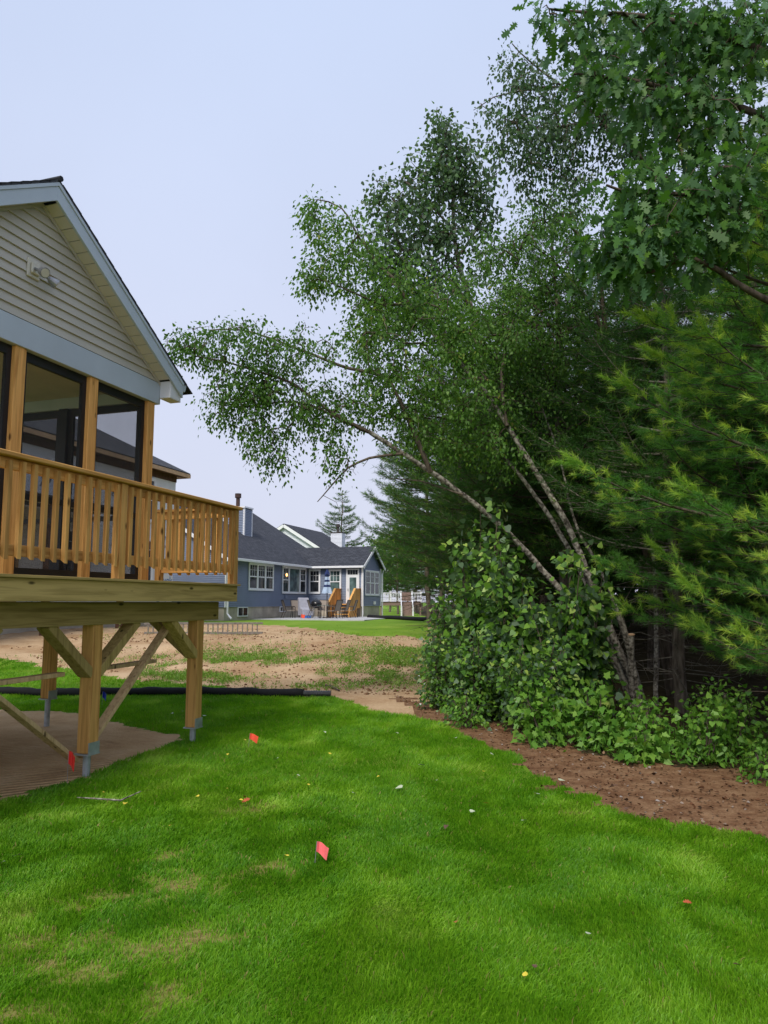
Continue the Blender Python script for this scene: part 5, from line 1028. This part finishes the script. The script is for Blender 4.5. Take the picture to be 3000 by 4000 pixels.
far = [(pB, 1.2, 64, 1, 1.2), (pB, 3.0, 70, 2, 1.3), (pA, .6, 78, 3, 1.1), (pB, 2.6, 84, 4, 1.3), (pB, 4.6, 76, 5, 1.4), (pB, 2.1, 20.5, 2.6, 1.25), (pB, 2.0, 26.0, 4.6, 1.3), (pB, 2.0, 33, .8, 1.45), (pA, 4.4, 31, 1, 1), (pC, 5.2, 36, 2, .85), (pA, 5.0, 44, 3, .9), (pC, 5.6, 30, 4, 1), (pB, 4.2, 39, 5, .9), (pC, 6.0, 52, .4, .9), (pA, 6.5, 45, 1.3, 1.1), (pC, 8.5, 36, 2.6, 1), (pA, 6.0, 65, 3.5, 1), (pB, 4.6, 60, 1.1, 1), (pC, 11, 28, 1, 1.1), (pC, 14, 33, 2, 1.1), (pC, 13, 25, 3, 1.1), (pC, 17, 27, 5, 1.1)]
for me, x, y, rz, sc in far: put_pine(me, x, y, rz, sc, 'pine further along the wood edge past the sunroom', 'pines along the far wood edge')
q = at(1335, 2366, 92); put_pine(pB, q[0], 92, .6, 2.05, 'lone conifer behind the white chimney')
q = at(1470, 2366, 100); t = tree('maple_tree', 'pale green leafy tree beyond the sunroom gable', 'tree', bz(q[0], 100))
TT = np.array([(q[0], 100, .3), (q[0], 100, 4), (q[0] + .2, 100, 8)]); grow(t, [(TT, .2, .05)], [((q[0] + .3, 100, 8), (2.0, 2, 2.6), 90), ((q[0] + 1.5, 100, 5.5), (2.4, 2, 2.4), 90), ((q[0] - .5, 100, 4.5), (1.8, 2, 2), 60)], 120, 'heart', 'shrub_leaf', 'grey_bark', .30, (10, 16), .4, .02, 0, .1, .5, 1, .35)
r = np.random.default_rng(91); n = 34000; y = r.uniform(21, 40, n); x = 3.4 + (y - 21) * .06 + r.uniform(0, 1, n) ** 1.3 * (y * .75 + 8); z = r.uniform(.1, 1, n) ** 1.2 * 11 * (.6 + .4 * fnoise(x * .5, y * .5, 92)); P = np.stack([x, y, .5 + z], 1)
fw = leafcloud('distant_woods', P, r.normal(0, 1, (n, 3)), .42, 'birch', 'needle', None, 93, .3, np.clip(r.normal(.3, .2, n), 0, .8)); fw['kind'] = 'stuff'; tag(fw, 'dark mass of undergrowth and boughs filling the depth of the wood', 'woods')
# near young white pine whose boughs reach in from the right
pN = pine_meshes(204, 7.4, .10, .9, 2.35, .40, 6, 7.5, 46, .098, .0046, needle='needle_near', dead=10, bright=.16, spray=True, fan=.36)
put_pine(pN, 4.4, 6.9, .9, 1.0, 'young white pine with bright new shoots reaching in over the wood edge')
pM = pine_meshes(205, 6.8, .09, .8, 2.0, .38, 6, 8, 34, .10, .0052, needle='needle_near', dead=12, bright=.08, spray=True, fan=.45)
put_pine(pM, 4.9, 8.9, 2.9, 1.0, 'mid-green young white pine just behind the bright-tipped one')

# ------------------------------------------------------------------ thicket, stumps, understorey
def thicket(name, label, x, y, stems, ht, wid, n, seed, leaf='heart', mat='shrub_leaf', ls=.072, per=(8, 15), lean=(0, 0), group=None, vs=.04, cat='shrub'):
    if cat == 'shrub': x, y = x - .10, y - .35
    b = bz(x, y); t = tree(name, label, cat, b, group); r = np.random.default_rng(seed); limbs = []
    for i in range(stems):
        a = r.uniform(0, 6.28); q = np.array(b); h = ht * r.uniform(.65, 1.0); off = np.array([cos(a), sin(a), 0]) * wid * r.uniform(.2, .75)
        limbs.append((np.array([q + off * .15 - [0, 0, .06], q + off * .5 + [lean[0] * .4, lean[1] * .4, h * .5], q + off + [lean[0], lean[1], h]]), .014 + .004 * ht, .004))
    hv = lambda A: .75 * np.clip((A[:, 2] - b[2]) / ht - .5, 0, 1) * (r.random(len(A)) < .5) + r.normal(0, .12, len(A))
    bl_ = []
    for P_, _, _ in limbs:
        for f, rr in ((.22, .55), (.5, .5), (.75, .36), (.95, .2)):
            c = P_[0] * (1 - f) + P_[2] * f; bl_.append((c, (wid * rr, wid * rr, ht * .14), max(3, int(n * (.36, .30, .22, .12)[(.22, .5, .75, .95).index(f)] / stems))))
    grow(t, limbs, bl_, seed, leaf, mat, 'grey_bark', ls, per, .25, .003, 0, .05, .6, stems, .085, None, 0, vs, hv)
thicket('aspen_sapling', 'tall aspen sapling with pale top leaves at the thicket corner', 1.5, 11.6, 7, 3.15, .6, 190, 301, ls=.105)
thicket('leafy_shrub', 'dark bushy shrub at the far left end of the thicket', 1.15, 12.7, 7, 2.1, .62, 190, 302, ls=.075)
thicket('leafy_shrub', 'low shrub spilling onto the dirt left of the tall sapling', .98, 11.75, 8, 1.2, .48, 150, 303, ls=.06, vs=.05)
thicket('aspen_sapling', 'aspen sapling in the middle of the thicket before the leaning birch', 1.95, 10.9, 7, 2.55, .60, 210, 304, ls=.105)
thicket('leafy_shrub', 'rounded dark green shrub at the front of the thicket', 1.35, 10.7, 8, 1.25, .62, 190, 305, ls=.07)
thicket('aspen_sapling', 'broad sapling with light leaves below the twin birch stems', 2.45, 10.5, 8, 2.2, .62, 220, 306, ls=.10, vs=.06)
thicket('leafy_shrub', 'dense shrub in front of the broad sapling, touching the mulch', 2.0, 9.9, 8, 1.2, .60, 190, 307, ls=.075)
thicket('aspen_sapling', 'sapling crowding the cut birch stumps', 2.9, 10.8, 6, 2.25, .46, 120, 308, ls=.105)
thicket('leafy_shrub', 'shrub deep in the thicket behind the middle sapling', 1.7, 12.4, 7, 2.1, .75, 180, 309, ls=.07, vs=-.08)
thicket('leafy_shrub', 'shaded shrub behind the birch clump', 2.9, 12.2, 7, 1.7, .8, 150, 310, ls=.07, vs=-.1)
for i, (x, y, h, w_, n, lf, lb) in enumerate([(1.95, 9.1, .55, .34, 80, 'maple', 'low maple seedlings with toothed leaves where the mulch begins'), (2.5, 9.15, .65, .38, 95, 'maple', 'bright maple seedling clump at the thicket foot'), (2.95, 8.9, .5, .35, 80, 'heart', 'rounded-leaf seedlings under the birch stumps'), (3.35, 8.35, .55, .36, 85, 'heart', 'bright broad-leaved plant at the mulch edge before the grey-trunked pine'),
                                              (3.75, 8.6, .65, .4, 95, 'heart', 'leafy plant under the young pine boughs'), (4.1, 7.9, .6, .42, 95, 'birch', 'small-leaved bramble at the right end of the mulch'), (3.55, 7.6, .35, .3, 60, 'birch', 'low ground plant creeping onto the mulch'), (4.4, 8.5, .7, .45, 90, 'heart', 'dark leafy plant in the shade of the young pines'), (2.75, 8.45, .28, .28, 50, 'maple', 'tiny seedling cluster on the bare mulch'), (3.2, 9.6, .45, .4, 70, 'heart', 'undergrowth between the birch clump and the pine trunk'), (4.15, 9.7, .6, .5, 90, 'birch', 'shaded undergrowth right of the pine trunk'), (1.2, 9.95, .4, .3, 60, 'birch', 'small weedy plant at the lawn corner of the thicket'), (5.0, 7.7, .7, .5, 100, 'heart', 'leafy plant at the foot of the near white pine')]):
    thicket('woodland_plant', lb, x - .12, y - (.62 if x > 2.2 else .42 if x > 1.5 else .1), 7, h, w_, n, 330 + i, lf, 'low_leaf', .085 if lf == 'maple' else .06, (5, 9), group=None, cat='plant')
for (x, y, pts, lb) in ((4.25, 11.9, [(2560, 2300), (2530, 1900), (2490, 1500)], 'slim pale birch pole standing upright beside the grey-trunked pine'), (4.05, 11.7, [(2380, 2300), (2250, 2050), (2190, 1800), (2120, 1600)], 'thin young birch stem leaning behind the twin birch')):
    b = bz(x, y); t = tree('birch_tree', lb, 'tree', b); T1 = withbase(srcl(pts, [y, y + .2]), np.array(b) - [0, 0, .1]); e = T1[-1]
    grow(t, [(T1, .04, .012)], [(e, (.7, .7, .7), 40), (T1[-2], (.5, .5, .5), 12)], int(x * 100), 'birch', 'birch_leaf', 'grey_bark', .055, (14, 24), .6, .003, .1, .05, .5, 1, .09, 'pale_bark', 14)
# cut birch stems
b = bz(3.72, 11.2); t = thing('cut_birch_stump', 'two pale birch stems sawn off at chest height among the saplings', 'stump', b)
for px, py, dx in ((2418, 2395, .05), (2467, 2478, -.05)):
    e = at(px, py, 11.0) - np.array(b); P = resample(np.array([(dx, 0, -.1), (e[0] * .45 + dx, e[1] * .5, e[2] * .5), e]), .12); tubes('stem', [(P, np.linspace(.054, .046, len(P)), 9)], 'pale_bark', t); d = P[-1] - P[-2]; d /= np.linalg.norm(d)
    MB().tube([P[-1] - d * .01, P[-1] + d * .006], .0465, 12).build('cut_face', 'cut_wood', t)
# tall weeds along the shaded lawn edge
r = np.random.default_rng(77); n = 24000; x = r.uniform(.2, 5.5, n); y = r.uniform(6.4, 12.6, n); k = (zone(x, y) == 5) & (zone(x - .8, y - .8) == 4); x, y = x[k], y[k]; n = len(x)
if n:
    P = np.stack([x, y, hz(x, y) + np.abs(r.normal(0, .09, n))], 1); D = r.normal(0, 1, (n, 3)); D[:, 2] = np.abs(D[:, 2]) + .4
    eo = leafcloud('edge_weeds', P, D, .09, 'lance', 'low_leaf', None, 78, .3); eo['kind'] = 'stuff'; tag(eo, 'low grassy weeds fringing the foot of the wood', 'weeds')
